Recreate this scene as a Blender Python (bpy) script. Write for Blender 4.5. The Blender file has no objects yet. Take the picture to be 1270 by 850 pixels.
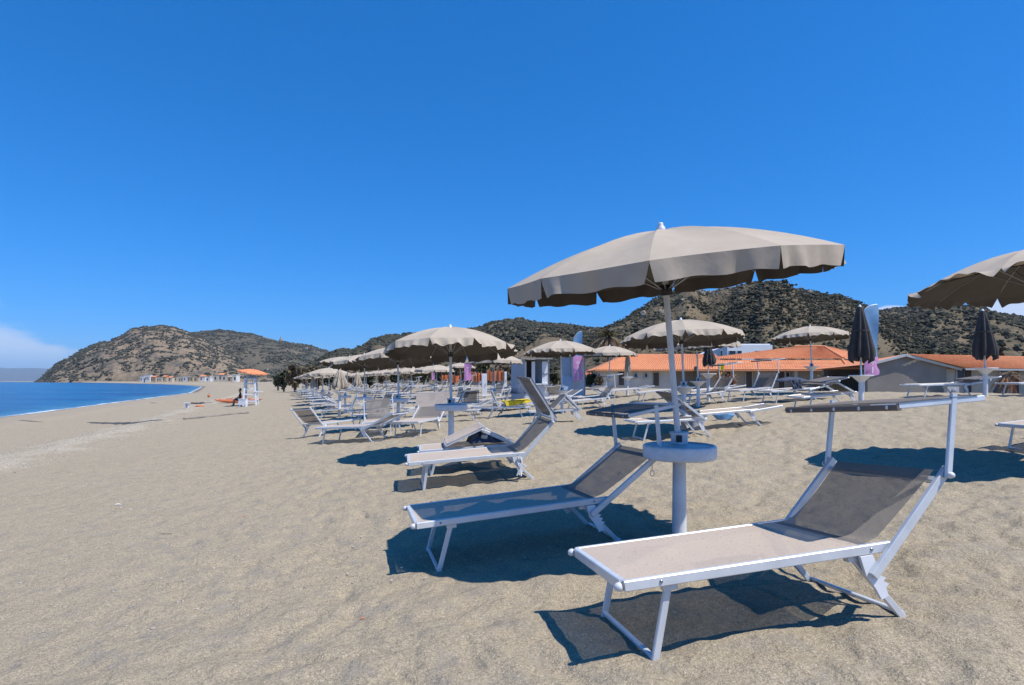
import bpy, math, random
import numpy as np
from mathutils import Matrix, Vector
R_ = math.radians
sc = bpy.context.scene
COL = sc.collection
F = 720.0; HY = 473.0; CX = 635.0; CZ = 1.35        # camera: focal in photo pixels, horizon row, eye height
rng = random.Random(7)

# ------------------------------------------------------------------ noise
_r = np.random.RandomState(11)
_perm = _r.permutation(512); _ang = _r.rand(512) * 2 * np.pi
_gx, _gy = np.cos(_ang), np.sin(_ang)
def perlin(x, y):
    x = np.asarray(x, float); y = np.asarray(y, float)
    xi = np.floor(x).astype(int); yi = np.floor(y).astype(int); xf = x - xi; yf = y - yi
    def g(ix, iy, dx, dy):
        h = _perm[(_perm[ix & 511] + iy) & 511]
        return _gx[h] * dx + _gy[h] * dy
    u = xf**3 * (xf * (xf * 6 - 15) + 10); v = yf**3 * (yf * (yf * 6 - 15) + 10)
    a = g(xi, yi, xf, yf); b = g(xi + 1, yi, xf - 1, yf); c = g(xi, yi + 1, xf, yf - 1); d = g(xi + 1, yi + 1, xf - 1, yf - 1)
    return (a * (1 - u) + b * u) * (1 - v) + (c * (1 - u) + d * u) * v
def fbm(x, y, n=4):
    t = 0; a = 1.0
    for i in range(n):
        t = t + a * perlin(x + 17.3 * i, y - 9.1 * i); x = x * 2.03; y = y * 2.03; a *= .5
    return t
def sstep(a, b, x):
    t = np.clip((x - a) / (b - a), 0, 1); return t * t * (3 - 2 * t)

# ------------------------------------------------------------------ terrain
SEA = -1.9
COAST = np.array([(54, -201), (16.5, -101), (-87, 159), (-177, 334), (-250, 450), (-393, 650), (-657, 975), (-1085, 1460), (-1868, 2340), (-2600, 2900), (-2700, 9000)], float)
def coast_d(x, y):
    x = np.asarray(x, float); y = np.asarray(y, float)
    best = np.full(x.shape, 1e18); sg = np.ones(x.shape)
    for (ax, ay), (bx, by) in zip(COAST[:-1], COAST[1:]):
        dx, dy = bx - ax, by - ay; L = dx * dx + dy * dy
        t = np.clip(((x - ax) * dx + (y - ay) * dy) / L, 0, 1)
        ex = x - ax - t * dx; ey = y - ay - t * dy; d = ex * ex + ey * ey
        s = np.where(dx * ey - dy * ex < 0, 1., -1.)
        m = d < best; best = np.where(m, d, best); sg = np.where(m, s, sg)
    return sg * np.sqrt(best)
_GU = np.array([-200, -60, -40, -28, -25, -22, -19.5, -17, -14, -10, -5, -2, 0, 1.4, 2.8, 6, 8.5, 11, 13.5, 16, 19, 24, 30, 40, 55, 5000])
_GZ = np.array([-9, -6, -4, -2.5, -2.15, -1.5, -1.22, -1.0, -.86, -.58, -.27, -.1, 0, .1, .2, .32, .42, .62, .85, .95, 1.0, .95, .72, .25, 0, 0])
_uf = np.linspace(-200, 100, 3001); _zf = np.interp(_uf, _GU, _GZ)
_k = np.hanning(15); _k /= _k.sum(); _zf = np.convolve(np.pad(_zf, 7, 'edge'), _k, 'valid')
def zbase(x, y):
    x = np.asarray(x, float); y = np.asarray(y, float)
    u = coast_d(x, y) - 22.0; s = -.37 * x + .93 * y
    d = np.interp(s, [-50, 2.5, 4.1, 7, 14, 20, 30, 60], [0, 0, -.11, -.12, -.16, -.3, -.4, -.4])
    d = d * (1 - .7 * sstep(12, 18, u)) * sstep(-30, -15, u)
    z = np.interp(u, _uf, _zf) + d
    return z, u
def micro(x, y, u):
    r = np.hypot(x, y)
    tr = .35 + .65 * sstep(-1.5, 1.0, u + .35 * perlin(x * .7, y * .7))          # trampled around the loungers
    tr = tr * sstep(-16, -8, u)
    a = fbm(x * 1.3, y * 1.3, 2) * .016 + fbm(x * 3.1 + 5, y * 3.1, 3) * .030 * tr
    w = x + .5 * perlin(x * 1.1, y * 1.1); v = y + .5 * perlin(x * 1.1 + 40, y * 1.1)
    pit = perlin(w * 4.2 + 3, v * 4.2)
    a = a - .030 * tr * sstep(.1, .45, pit) + .016 * tr * sstep(.0, .4, -pit)
    rp = perlin((x*.82 - y*.57)*1.4 + .4*perlin(x*2, y*2), (x*.57 + y*.82)*4.6 + 1.3*perlin(x*1.3 + 9, y*1.3))
    a = a + (.5 - np.abs(rp)*2).clip(-.6, .5) * .042 * sstep(1.2, 2.6, u + .5*perlin(x*.5, y*.5)) * sstep(20, 10, r)
    a = a + fbm(x * 11, y * 11, 2) * .0035 * (.5 + tr)
    a = a + (.10*np.exp(-((u + 5.9 + .5*perlin(x*.3, y*.3))/.9)**2) + .14*np.exp(-((u + 15.5 + .6*perlin(x*.2, y*.2))/1.2)**2)) * (1 - sstep(60, 110, r))
    big = fbm(x * .22, y * .22, 3) * .05 * sstep(5, 14, r)
    return a * (1 - sstep(60, 120, r)) + big * (1 - sstep(200, 400, r))
def gz(x, y): return float(zbase(x, y)[0])
def at_ground(px, py, h=0.0, ymin=1.5, ymax=400):
    a = (px - CX) / F
    Y = np.geomspace(ymin, ymax, 6000); z = zbase(a * Y, Y)[0] + h
    q = HY - F * (z - CZ) / Y
    i = np.nonzero(q <= py)[0]
    k = i[0] if len(i) else len(Y) - 1
    y = float(Y[k]); return Vector((a * y, y, float(z[k] - h)))
def P(px, py, Y): return Vector(((px - CX) / F * Y, Y, CZ + (HY - py) / F * Y))

# ------------------------------------------------------------------ materials
MATS = {}
def nodes_of(name):
    m = bpy.data.materials.new(name); m.use_nodes = True; nt = m.node_tree
    return m, nt, nt.nodes['Principled BSDF']
def N(nt, t, **kw):
    n = nt.nodes.new(t)
    for k, v in kw.items(): setattr(n, k, v)
    return n
def ramp(nt, fac, stops):
    r = N(nt, 'ShaderNodeValToRGB'); e = r.color_ramp.elements
    while len(e) < len(stops): e.new(.5)
    for i, (p, c) in enumerate(stops): e[i].position = p; e[i].color = (*c, 1)
    nt.links.new(fac, r.inputs[0]); return r.outputs[0]
def noise(nt, scale, detail=3, rough=.55, vec=None, dist=0):
    n = N(nt, 'ShaderNodeTexNoise'); n.inputs['Scale'].default_value = scale; n.inputs['Detail'].default_value = detail
    n.inputs['Roughness'].default_value = rough; n.inputs['Distortion'].default_value = dist
    if vec is None: vec = objco(nt)
    nt.links.new(vec, n.inputs['Vector']); return n.outputs['Fac']
def objco(nt):
    for n in nt.nodes:
        if n.type == 'TEX_COORD': return n.outputs['Object']
    return N(nt, 'ShaderNodeTexCoord').outputs['Object']
def bump(nt, h, b, strength=.3, dist=.01):
    k = N(nt, 'ShaderNodeBump'); k.inputs['Strength'].default_value = strength; k.inputs['Distance'].default_value = dist
    nt.links.new(h, k.inputs['Height']); nt.links.new(k.outputs[0], b.inputs['Normal'])
def mat(name, col, rough=.6, var=.12, scale=8, metal=0, bmp=0, bscale=60, spec=.5):
    if name in MATS: return MATS[name]
    m, nt, b = nodes_of(name)
    lo = tuple(c * (1 - var) for c in col); hi = tuple(min(1, c * (1 + var)) for c in col)
    nt.links.new(ramp(nt, noise(nt, scale, 4), [(.3, lo), (.7, hi)]), b.inputs['Base Color'])
    b.inputs['Roughness'].default_value = rough; b.inputs['Metallic'].default_value = metal
    b.inputs['Specular IOR Level'].default_value = spec
    if bmp: bump(nt, noise(nt, bscale, 3), b, bmp, .004)
    MATS[name] = m; return m
def weave(name, col, thr, scale=900):
    m, nt, b = nodes_of(name)
    lo = tuple(c * .78 for c in col); hi = tuple(c * 1.18 for c in col)
    nt.links.new(ramp(nt, noise(nt, 260, 3, .7), [(.35, lo), (.65, hi)]), b.inputs['Base Color'])
    b.inputs['Roughness'].default_value = .75; b.inputs['Specular IOR Level'].default_value = .25
    bump(nt, noise(nt, 350, 2), b, .25, .002)
    cin = b.inputs['Base Color'].links[0].from_socket; sp = N(nt, 'ShaderNodeMix', data_type='RGBA')
    nt.links.new(ramp(nt, noise(nt, 55, 2, .5), [(.66, (0, 0, 0)), (.72, (.55, .55, .55))]), sp.inputs[0]); nt.links.new(cin, sp.inputs[6]); sp.inputs[7].default_value = (.16, .13, .10, 1); nt.links.new(sp.outputs[2], b.inputs['Base Color'])
    tr = N(nt, 'ShaderNodeBsdfTransparent'); mx = N(nt, 'ShaderNodeMixShader'); mx.inputs[0].default_value = thr
    o = nt.nodes['Material Output']
    nt.links.new(b.outputs[0], mx.inputs[1]); nt.links.new(tr.outputs[0], mx.inputs[2]); nt.links.new(mx.outputs[0], o.inputs[0])
    MATS[name] = m; return m
ALU = mat('white_aluminium', (.65, .675, .69), .33, .10, 7, metal=.2, spec=.7)
PLASTIC = mat('white_plastic', (.78, .79, .80), .4, .06, 9)
TRAYM = mat('tray_plastic', (.67, .70, .72), .45, .12, 12)
CAPM = mat('cap_plastic', (.62, .63, .64), .45, .08, 20)
POSTM = mat('post_paint', (.69, .715, .73), .4, .1, 6)
MESH = weave('lounger_mesh', (.54, .445, .36), .15)
BACKMESH = weave('backrest_mesh', (.20, .178, .158), .24)  # darker copy of the seat cloth, backrest shade put into its colour
SHADEM = weave('shade_mesh', (.17, .145, .125), .06)
DARK = mat('black_rubber', (.02, .02, .022), .6)
BOLT = mat('steel_bolt', (.35, .36, .37), .35, .1, 30, metal=.8)
def canopy_mat():
    m, nt, b = nodes_of('taupe_canvas')
    nt.links.new(ramp(nt, noise(nt, 6, 5), [(.3, (.41, .345, .265)), (.7, (.45, .38, .295))]), b.inputs['Base Color'])
    b.inputs['Roughness'].default_value = .85; b.inputs['Specular IOR Level'].default_value = .2
    h = noise(nt, 9, 3, .5); bump(nt, h, b, .17, .03)
    MATS['canvas'] = m; return m
CANVAS = canopy_mat()
UNDERSHADE = mat('canvas_undershade', (.10, .085, .072), .9, .08, 6)  # dark sheet under each canopy, its shade put into the colour
CANVAS_IN = mat('canvas_folds', (.055, .05, .048), .85, .15, 10, bmp=.3, bscale=30)

# ------------------------------------------------------------------ mesh builder
class MB:
    def __init__(s): s.v = []; s.f = []; s.m = []; s.mats = []; s.sm = []
    def add(s, vs, fs, smooth=False):
        o = len(s.v); s.v += [tuple(map(float, v)) for v in vs]; s.f += [tuple(i + o for i in f) for f in fs]; s.sm += [smooth] * len(fs)
    def box(s, c, size, M=None):
        x, y, z = [d / 2 for d in size]; c = Vector(c)
        vs = [Vector((i * x, j * y, k * z)) for i in (-1, 1) for j in (-1, 1) for k in (-1, 1)]
        if M is not None: vs = [M @ v for v in vs]
        s.add([v + c for v in vs], [(0, 1, 3, 2), (4, 6, 7, 5), (0, 4, 5, 1), (2, 3, 7, 6), (0, 2, 6, 4), (1, 5, 7, 3)])
    def bar(s, a, b, w, h, side=(0, 1, 0), bev=.004):
        """rectangular tube a->b, w along 'side', h across"""
        a, b = Vector(a), Vector(b); d = (b - a)
        if d.length < 1e-6: return
        d.normalize(); sd = Vector(side); sd = sd - d * sd.dot(d)
        if sd.length < 1e-4: sd = Vector((1, 0, 0)) - d * d.x
        sd.normalize(); up = d.cross(sd); e = min(bev, w * .3, h * .3)
        sec = [(-w/2+e, -h/2), (w/2-e, -h/2), (w/2, -h/2+e), (w/2, h/2-e), (w/2-e, h/2), (-w/2+e, h/2), (-w/2, h/2-e), (-w/2, -h/2+e)]
        vs = [p + sd * i + up * j for p in (a, b) for i, j in sec]
        s.add(vs, [(i, (i + 1) % 8, 8 + (i + 1) % 8, 8 + i) for i in range(8)] + [tuple(range(7, -1, -1)), tuple(range(8, 16))])
    def tube(s, pts, r, n=8, caps=True):
        pts = [Vector(p) for p in pts]; rr = r if isinstance(r, (list, tuple)) else [r] * len(pts)
        o = []; prev = None
        for i, p in enumerate(pts):
            d = (pts[min(i + 1, len(pts) - 1)] - pts[max(i - 1, 0)]).normalized()
            a = prev if prev else (Vector((0, 0, 1)) if abs(d.z) < .9 else Vector((1, 0, 0)))
            a = (a - d * a.dot(d)).normalized(); prev = a; b = d.cross(a)
            o += [p + (a * math.cos(2*math.pi*k/n) + b * math.sin(2*math.pi*k/n)) * rr[i] for k in range(n)]
        fs = [(i*n+k, i*n+(k+1) % n, (i+1)*n+(k+1) % n, (i+1)*n+k) for i in range(len(pts)-1) for k in range(n)]
        s.add(o, fs, True)
        if caps: s.add(o[:n], [tuple(range(n-1, -1, -1))]); s.add(o[-n:], [tuple(range(n))])
    def lathe(s, prof, c=(0, 0, 0), n=24, M=None):
        c = Vector(c); o = []
        for r, z in prof:
            for k in range(n):
                v = Vector((r*math.cos(2*math.pi*k/n), r*math.sin(2*math.pi*k/n), z))
                o.append((M @ v if M is not None else v) + c)
        s.add(o, [(i*n+k, i*n+(k+1) % n, (i+1)*n+(k+1) % n, (i+1)*n+k) for i in range(len(prof)-1) for k in range(n)], True)
    def grid(s, fn, nu, nv, smooth=True):
        o = [fn(i / nu, j / nv) for i in range(nu + 1) for j in range(nv + 1)]
        s.add(o, [(i*(nv+1)+j, (i+1)*(nv+1)+j, (i+1)*(nv+1)+j+1, i*(nv+1)+j+1) for i in range(nu) for j in range(nv)], smooth)
    def poly(s, pts): s.add(pts, [tuple(range(len(pts)))])
    def prism(s, pts, off):
        n = len(pts); off = Vector(off); a = [Vector(p) for p in pts]
        s.add(a + [p + off for p in a], [tuple(range(n-1, -1, -1)), tuple(range(n, 2*n))] + [(i, (i+1) % n, n+(i+1) % n, n+i) for i in range(n)])
    def mesh(s, name, mt):
        me = bpy.data.meshes.new(name); me.from_pydata(s.v, [], s.f); me.materials.append(mt)
        me.polygons.foreach_set('use_smooth', s.sm); me.update(); return me
    def build(s, name, mt, parent=None):
        o = bpy.data.objects.new(name, s.mesh(name, mt)); COL.objects.link(o)
        if parent: o.parent = parent
        return o
def npmesh(name, v, f, mt, smooth=True):
    me = bpy.data.meshes.new(name); v = np.asarray(v, np.float32); f = np.asarray(f, np.int32); k = f.shape[1]
    me.vertices.add(len(v)); me.vertices.foreach_set('co', v.ravel())
    me.loops.add(f.size); me.loops.foreach_set('vertex_index', f.ravel())
    me.polygons.add(len(f)); me.polygons.foreach_set('loop_start', np.arange(0, f.size, k, dtype=np.int32))
    me.polygons.foreach_set('use_smooth', np.full(len(f), smooth)); me.update(calc_edges=True); me.materials.append(mt)
    o = bpy.data.objects.new(name, me); COL.objects.link(o); return o
def tag(o, label=None, cat=None, group=None, kind=None):
    if label: o['label'] = label
    if cat: o['category'] = cat
    if group: o['group'] = group
    if kind: o['kind'] = kind
    return o
def thing(name, label, cat, M=None, group=None):
    o = bpy.data.objects.new(name, None); COL.objects.link(o); o.empty_display_size = .1
    if M is not None: o.matrix_world = M
    return tag(o, label, cat, group)
KIDS = {}
def copy_tree(root, parent=None):
    c = root.copy(); COL.objects.link(c)
    if parent: c.parent = parent; c.matrix_parent_inverse = root.matrix_parent_inverse
    for ch in list(root.children): copy_tree(ch, c)
    return c
def TR(x, y, z, yaw=0): return Matrix.Translation((x, y, z)) @ Matrix.Rotation(yaw, 4, 'Z')

# ------------------------------------------------------------------ ground sheet
def sand_mat():
    m, nt, b = nodes_of('sand'); L = nt.links.new
    at = N(nt, 'ShaderNodeAttribute', attribute_name='inland').outputs['Fac']
    def mixc(f, a, c):
        x = N(nt, 'ShaderNodeMix', data_type='RGBA'); L(f, x.inputs[0])
        for v, i in ((a, 6), (c, 7)):
            if isinstance(v, tuple): x.inputs[i].default_value = (*v, 1)
            else: L(v, x.inputs[i])
        return x.outputs[2]
    def mr(v, a, c, lo=0, hi=1):
        x = N(nt, 'ShaderNodeMapRange', interpolation_type='SMOOTHSTEP'); L(v, x.inputs[0])
        for i, q in enumerate((a, c, lo, hi)): x.inputs[i + 1].default_value = q
        return x.outputs[0]
    def mul(a, c, op='MULTIPLY'):
        x = N(nt, 'ShaderNodeMath', operation=op)
        for i, v in enumerate((a, c)):
            if isinstance(v, (int, float)): x.inputs[i].default_value = v
            else: L(v, x.inputs[i])
        return x.outputs[0]
    grain = noise(nt, 120, 3, .8); mid = noise(nt, 38, 4, .7); lowf = noise(nt, 1.1, 4, .6); patch = noise(nt, 5, 4, .6)
    c1 = ramp(nt, lowf, [(.3, (.335, .275, .186)), (.7, (.41, .338, .23))])
    c2 = ramp(nt, grain, [(.34, (.05, .045, .04)), (.46, (.305, .25, .170)), (.54, (.40, .33, .224)), (.66, (.88, .76, .57))])
    col = mixc(mul(.72, 1), c1, c2)
    c3 = ramp(nt, mid, [(.34, (.17, .145, .11)), (.62, (.46, .385, .268))])
    col = mixc(mul(.38, 1), col, c3)
    gp = mul(mr(patch, .50, .66), .38)                             # greyer grit in patches
    col = mixc(gp, col, (.24, .22, .195))
    # pale pebble band along the beach, a second towards the sea, wet strip at the water's edge
    wob = mul(mul(noise(nt, .35, 4), .5, 'SUBTRACT'), 5.0); uu = mul(at, wob, 'ADD')
    band = mul(mr(uu, -7.6, -6.3), mr(uu, -5.3, -6.1))
    vo = N(nt, 'ShaderNodeTexVoronoi'); vo.inputs['Scale'].default_value = 9; L(objco(nt), vo.inputs['Vector'])
    peb = mr(noise(nt, 22, 3, .7), .46, .58)
    col = mixc(mul(mul(band, peb), .75), col, (.58, .52, .42))
    sp = N(nt, 'ShaderNodeTexVoronoi'); sp.inputs['Scale'].default_value = 5.5; L(objco(nt), sp.inputs['Vector'])
    spots = mr(sp.outputs['Distance'], .075, .05)
    rare = mr(noise(nt, .9, 2), .5, .62)
    col = mixc(mul(mul(spots, rare), mr(at, .5, -2)), col, (.60, .55, .48))
    beach2 = mr(uu, -13.5, -16.5); col = mixc(mul(beach2, .5), col, (.33, .275, .21))
    wet = mul(mr(at, -20.6, -21.7), .75); col = mixc(wet, col, (.13, .105, .08))
    back = mr(uu, 42, 58); scrub = ramp(nt, noise(nt, .08, 5, .7), [(.35, (.07, .075, .04)), (.5, (.16, .14, .09)), (.65, (.27, .22, .15))])
    col = mixc(back, col, scrub)
    L(col, b.inputs['Base Color']); b.inputs['Roughness'].default_value = .95; b.inputs['Specular IOR Level'].default_value = .15
    b1 = N(nt, 'ShaderNodeBump'); b1.inputs['Strength'].default_value = .9; b1.inputs['Distance'].default_value = .006
    L(mul(mul(grain, 1.0), mul(mid, 1.6), 'ADD'), b1.inputs['Height'])
    b2 = N(nt, 'ShaderNodeBump'); b2.inputs['Strength'].default_value = .8; b2.inputs['Distance'].default_value = .06
    L(noise(nt, 5.5, 5, .6), b2.inputs['Height']); L(b2.outputs[0], b1.inputs['Normal']); L(b1.outputs[0], b.inputs['Normal'])
    return m
def polar(angs, rad):
    A, Rr = np.meshgrid(angs, rad); x = Rr * np.sin(A); y = Rr * np.cos(A); nr, na = A.shape
    i = np.arange(nr - 1)[:, None] * na; j = np.arange(na - 1)[None, :]
    f = np.stack([i + j, i + j + 1, i + na + j + 1, i + na + j], -1).reshape(-1, 4)
    return x.ravel(), y.ravel(), f
angs = np.concatenate([np.radians(np.arange(-52, 52, .17)), np.radians(np.arange(52, 308.1, 3.2))])
angs[-1] = np.radians(308)
rad = np.concatenate([[.02], np.geomspace(.7, 9000, 860)])
gx, gy, gf = polar(angs, rad)
gzb, gu = zbase(gx, gy)
PATCH = []                                                     # (x, y, z_target, radius) small trampled level spots
mic = micro(gx, gy, gu)
for (ox, oy, oz, yaw, pit, rol, Ln) in ((.523, 2.539, CZ - 1.247, .200, .073, -.072, 1.382), (-.656, 4.173, CZ - 1.392, .263, .077, -.027, 1.492), (-1.258, 7.189, CZ - 1.361, .184, .065, .026, 1.493)):
    lx = (gx - ox)*math.cos(yaw) + (gy - oy)*math.sin(yaw); ly = -(gx - ox)*math.sin(yaw) + (gy - oy)*math.cos(yaw)
    wt = sstep(-.75, .0, lx)*sstep(Ln + .95, Ln + .2, lx)*sstep(-.75, -.02, ly)*sstep(1.45, .72, ly)
    gzb = gzb*(1 - wt) + (oz + math.tan(pit)*lx + math.tan(rol)*ly - .012)*wt; mic = mic*(1 - .45*wt)
gzz = gzb + mic
gf = gf[:, ::-1]
beach = npmesh('beach_ground', np.stack([gx, gy, gzz], 1), gf, sand_mat())
beach.data.attributes.new('inland', 'FLOAT', 'POINT').data.foreach_set('value', gu.astype(np.float32))
tag(beach, 'grey beige coarse sand beach sloping down to the water', 'beach', kind='structure')

# ------------------------------------------------------------------ sea
def sea_mat():
    m, nt, b = nodes_of('sea_water'); L = nt.links.new
    at = N(nt, 'ShaderNodeAttribute', attribute_name='offshore').outputs['Fac']
    mp = N(nt, 'ShaderNodeMapping'); mp.inputs['Rotation'].default_value = (0, 0, .35); mp.inputs['Scale'].default_value = (.55, 1.6, 1)
    L(objco(nt), mp.inputs[0])
    big = noise(nt, .04, 6, .7, mp.outputs[0])
    col = ramp(nt, big, [(.38, (.002, .045, .15)), (.62, (.010, .125, .27))])
    mr = N(nt, 'ShaderNodeMapRange', interpolation_type='SMOOTHSTEP'); L(at, mr.inputs[0])
    mr.inputs[1].default_value = 9; mr.inputs[2].default_value = 0; mr.inputs[3].default_value = 0; mr.inputs[4].default_value = .55
    mx = N(nt, 'ShaderNodeMix', data_type='RGBA'); L(mr.outputs[0], mx.inputs[0]); L(col, mx.inputs[6]); mx.inputs[7].default_value = (.10, .26, .30, 1)
    # broken foam in a narrow strip where the waves run out
    fb = N(nt, 'ShaderNodeMapRange', interpolation_type='SMOOTHSTEP'); L(at, fb.inputs[0])
    fb.inputs[1].default_value = 3.2; fb.inputs[2].default_value = 1.0
    fn = noise(nt, .22, 6, .75); fa = N(nt, 'ShaderNodeMath', operation='MULTIPLY'); L(fb.outputs[0], fa.inputs[0]); L(fn, fa.inputs[1])
    ft = N(nt, 'ShaderNodeMapRange'); L(fa.outputs[0], ft.inputs[0]); ft.inputs[1].default_value = .40; ft.inputs[2].default_value = .50
    wc = noise(nt, .16, 6, .8, mp.outputs[0]); wt = N(nt, 'ShaderNodeMapRange'); L(wc, wt.inputs[0]); wt.inputs[1].default_value = .66; wt.inputs[2].default_value = .72
    fx = N(nt, 'ShaderNodeMath', operation='MAXIMUM'); L(ft.outputs[0], fx.inputs[0]); L(wt.outputs[0], fx.inputs[1])
    m2 = N(nt, 'ShaderNodeMix', data_type='RGBA'); L(fx.outputs[0], m2.inputs[0]); L(mx.outputs[2], m2.inputs[6]); m2.inputs[7].default_value = (.8, .83, .85, 1)
    L(m2.outputs[2], b.inputs['Base Color']); b.inputs['Roughness'].default_value = .22; b.inputs['IOR'].default_value = 1.33
    b.inputs['Specular IOR Level'].default_value = .2
    w1 = noise(nt, .5, 5, .6, mp.outputs[0]); bump(nt, w1, b, .9, .35)
    return m
sa = np.radians(np.concatenate([np.arange(-120, 20, .35), np.arange(20, 240.1, 4)]))
sr = np.concatenate([[.1], np.geomspace(8, 38000, 280)])
sx, sy, sf = polar(sa, sr)
sd = -coast_d(sx, sy)
keep = (sd[sf] > -8).any(1); sf = sf[keep]
sz = np.full(len(sx), SEA) + np.where((sd > -3) & (sd < 14), .10 * np.sin(sd * 1.1 + 2.5 * perlin(sx * .08, sy * .08)) * np.exp(-np.abs(sd - 4) / 6), 0)
sea = npmesh('sea_water', np.stack([sx, sy, sz], 1), sf[:, ::-1], sea_mat())
sea.data.attributes.new('offshore', 'FLOAT', 'POINT').data.foreach_set('value', sd.astype(np.float32))
tag(sea, 'deep blue sea with small waves and a thin white surf line', 'sea', kind='structure')

# ------------------------------------------------------------------ hills
def hill_mat(name, tan, dark, rock, sc_):
    m, nt, b = nodes_of(name); L = nt.links.new
    n1 = noise(nt, .022 * sc_, 6, .65); n2 = noise(nt, .11 * sc_, 5, .7)
    c = ramp(nt, n1, [(.36, dark), (.5, tan), (.72, rock)]); c2 = ramp(nt, n2, [(.38, dark), (.56, tan)])
    x = N(nt, 'ShaderNodeMix', data_type='RGBA'); x.inputs[0].default_value = .5; L(c, x.inputs[6]); L(c2, x.inputs[7])
    L(x.outputs[2], b.inputs['Base Color']); b.inputs['Roughness'].default_value = .95; b.inputs['Specular IOR Level'].default_value = .1
    bump(nt, n2, b, .8, 4.0 / sc_)
    return m
HILLF = {}
def hill(name, label, sil, Y0, Y1, m, amp=.07, z0=-3, seed=0, pw=.75, step=1.5, nt_=70, jit=.6):
    px = np.array([p[0] for p in sil], float); py = np.array([p[1] for p in sil], float)
    cols = np.arange(px[0], px[-1] + .1, step); rid = np.interp(cols, px, py) + jit * fbm(cols * .12 + seed, cols * 0 + seed, 4)
    a = (cols - CX) / F; zr = CZ + (HY - rid) / F * Y1
    t = np.concatenate([np.linspace(0, 1, nt_), np.linspace(1.03, 1.6, 14)])
    A, T = np.meshgrid(a, t); Z = np.tile(zr, (len(t), 1))
    fold = fbm(A * F / 90 + seed, T * .7, 3)
    Y = Y0 + (Y1 - Y0) * T + (Y1 - Y0) * .22 * fold * np.sin(np.pi * np.clip(T, 0, 1))
    prof = np.where(T <= 1, np.clip(T, 0, 1) ** pw, 1 - ((T - 1) / .6) ** 1.3 * 1.0)
    X = A * Y
    h = np.maximum(Z - z0, 0)
    rel = fbm(X / 70. + seed, Y / 70., 5) * amp + fbm(X / 14., Y / 14. + seed, 3) * amp * .22
    zz = z0 + h * (prof + rel * np.sin(np.pi * np.clip(T, 0, 1)) ** .8)
    nr, na = A.shape; i = np.arange(nr - 1)[:, None] * na; j = np.arange(na - 1)[None, :]
    f = np.stack([i + j, i + j + 1, i + na + j + 1, i + na + j], -1).reshape(-1, 4)
    o = npmesh(name, np.stack([X.ravel(), Y.ravel(), zz.ravel()], 1), f, m)
    tag(o, label, 'hill', kind='structure'); HILLF[name] = (X, Y, zz, T)
    return o
TANH = hill_mat('dry_hillside', (.27, .20, .132), (.07, .078, .07), (.34, .27, .19), .5)
GREENH = hill_mat('wooded_hillside', (.155, .12, .074), (.07, .064, .043), (.23, .182, .118), 1.0)
FARG = hill_mat('far_hillside', (.13, .11, .078), (.05, .06, .045), (.22, .18, .13), .4)
hill('headland_hill', 'dry tan headland hill dropping to the sea', [(46, 474), (53, 469), (60, 460), (70, 452), (85, 444), (100, 435), (118, 427), (125, 424), (135, 423.5), (150, 416), (165, 407.5), (180, 405), (200, 404), (215, 405.5), (230, 411), (245, 416), (262, 424), (285, 436), (310, 448), (350, 462), (400, 474)], 1500, 2100, TANH, .06, -4, 3, .62)
hill('second_hill', 'tan and green hill behind the headland', [(200, 425), (225, 418), (240, 413), (255, 410), (272, 409), (290, 411), (310, 413.5), (330, 419), (346, 423), (362, 425), (385, 429), (405, 435), (425, 444), (460, 458), (520, 474)], 1700, 2700, FARG, .05, -4, 9, .7)
hill('valley_hill', 'dark wooded slopes behind the middle of the beach', [(350, 470), (385, 452), (405, 440), (415, 436), (425, 433), (440, 434.5), (452, 428), (462, 421), (475, 417.5), (490, 416), (520, 413), (560, 410), (595, 407), (612, 400), (628, 397), (645, 395.5), (660, 399), (675, 402), (690, 402), (705, 404), (725, 407), (745, 408), (765, 412), (800, 425), (850, 455), (880, 474)], 640, 1250, GREENH, .06, -2, 21, .7)
hill('mountain_slope', 'dark green mountain slope with pale rock outcrops along its crest', [(640, 474), (690, 446), (720, 424), (745, 410), (757, 403), (772, 398), (788, 388), (800, 380), (812, 372), (826, 365), (842, 360), (852, 360), (868, 364), (882, 366), (900, 361), (918, 358), (935, 357), (950, 358), (968, 356.5), (985, 360), (1005, 362), (1025, 367), (1040, 370), (1055, 374), (1075, 382), (1095, 390), (1120, 399), (1150, 410), (1200, 430), (1270, 450), (1400, 474)], 260, 760, GREENH, .07, 0, 33, .75)
hill('far_ridge', 'blue green wooded ridge beyond the red roofs', [(980, 440), (1040, 405), (1080, 388), (1105, 383), (1130, 381.5), (1150, 379), (1170, 378.5), (1190, 380.5), (1210, 384), (1235, 391), (1255, 396), (1275, 401), (1320, 415), (1400, 440), (1480, 474)], 420, 1500, GREENH, .06, 0, 47, .7)
FARM = hill_mat('far_coast', (.06, .07, .06), (.04, .05, .05), (.09, .09, .08), .1)
hill('far_mountain', 'pale blue mountain coast far across the water', [(-620, 472), (-520, 466), (-420, 461), (-330, 463), (-250, 456), (-180, 459), (-120, 453), (-60, 456), (-20, 455), (10, 457), (40, 456.5), (70, 458), (110, 463), (160, 473)], 29000, 34000, FARM, .02, -10, 61, .8)

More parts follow.
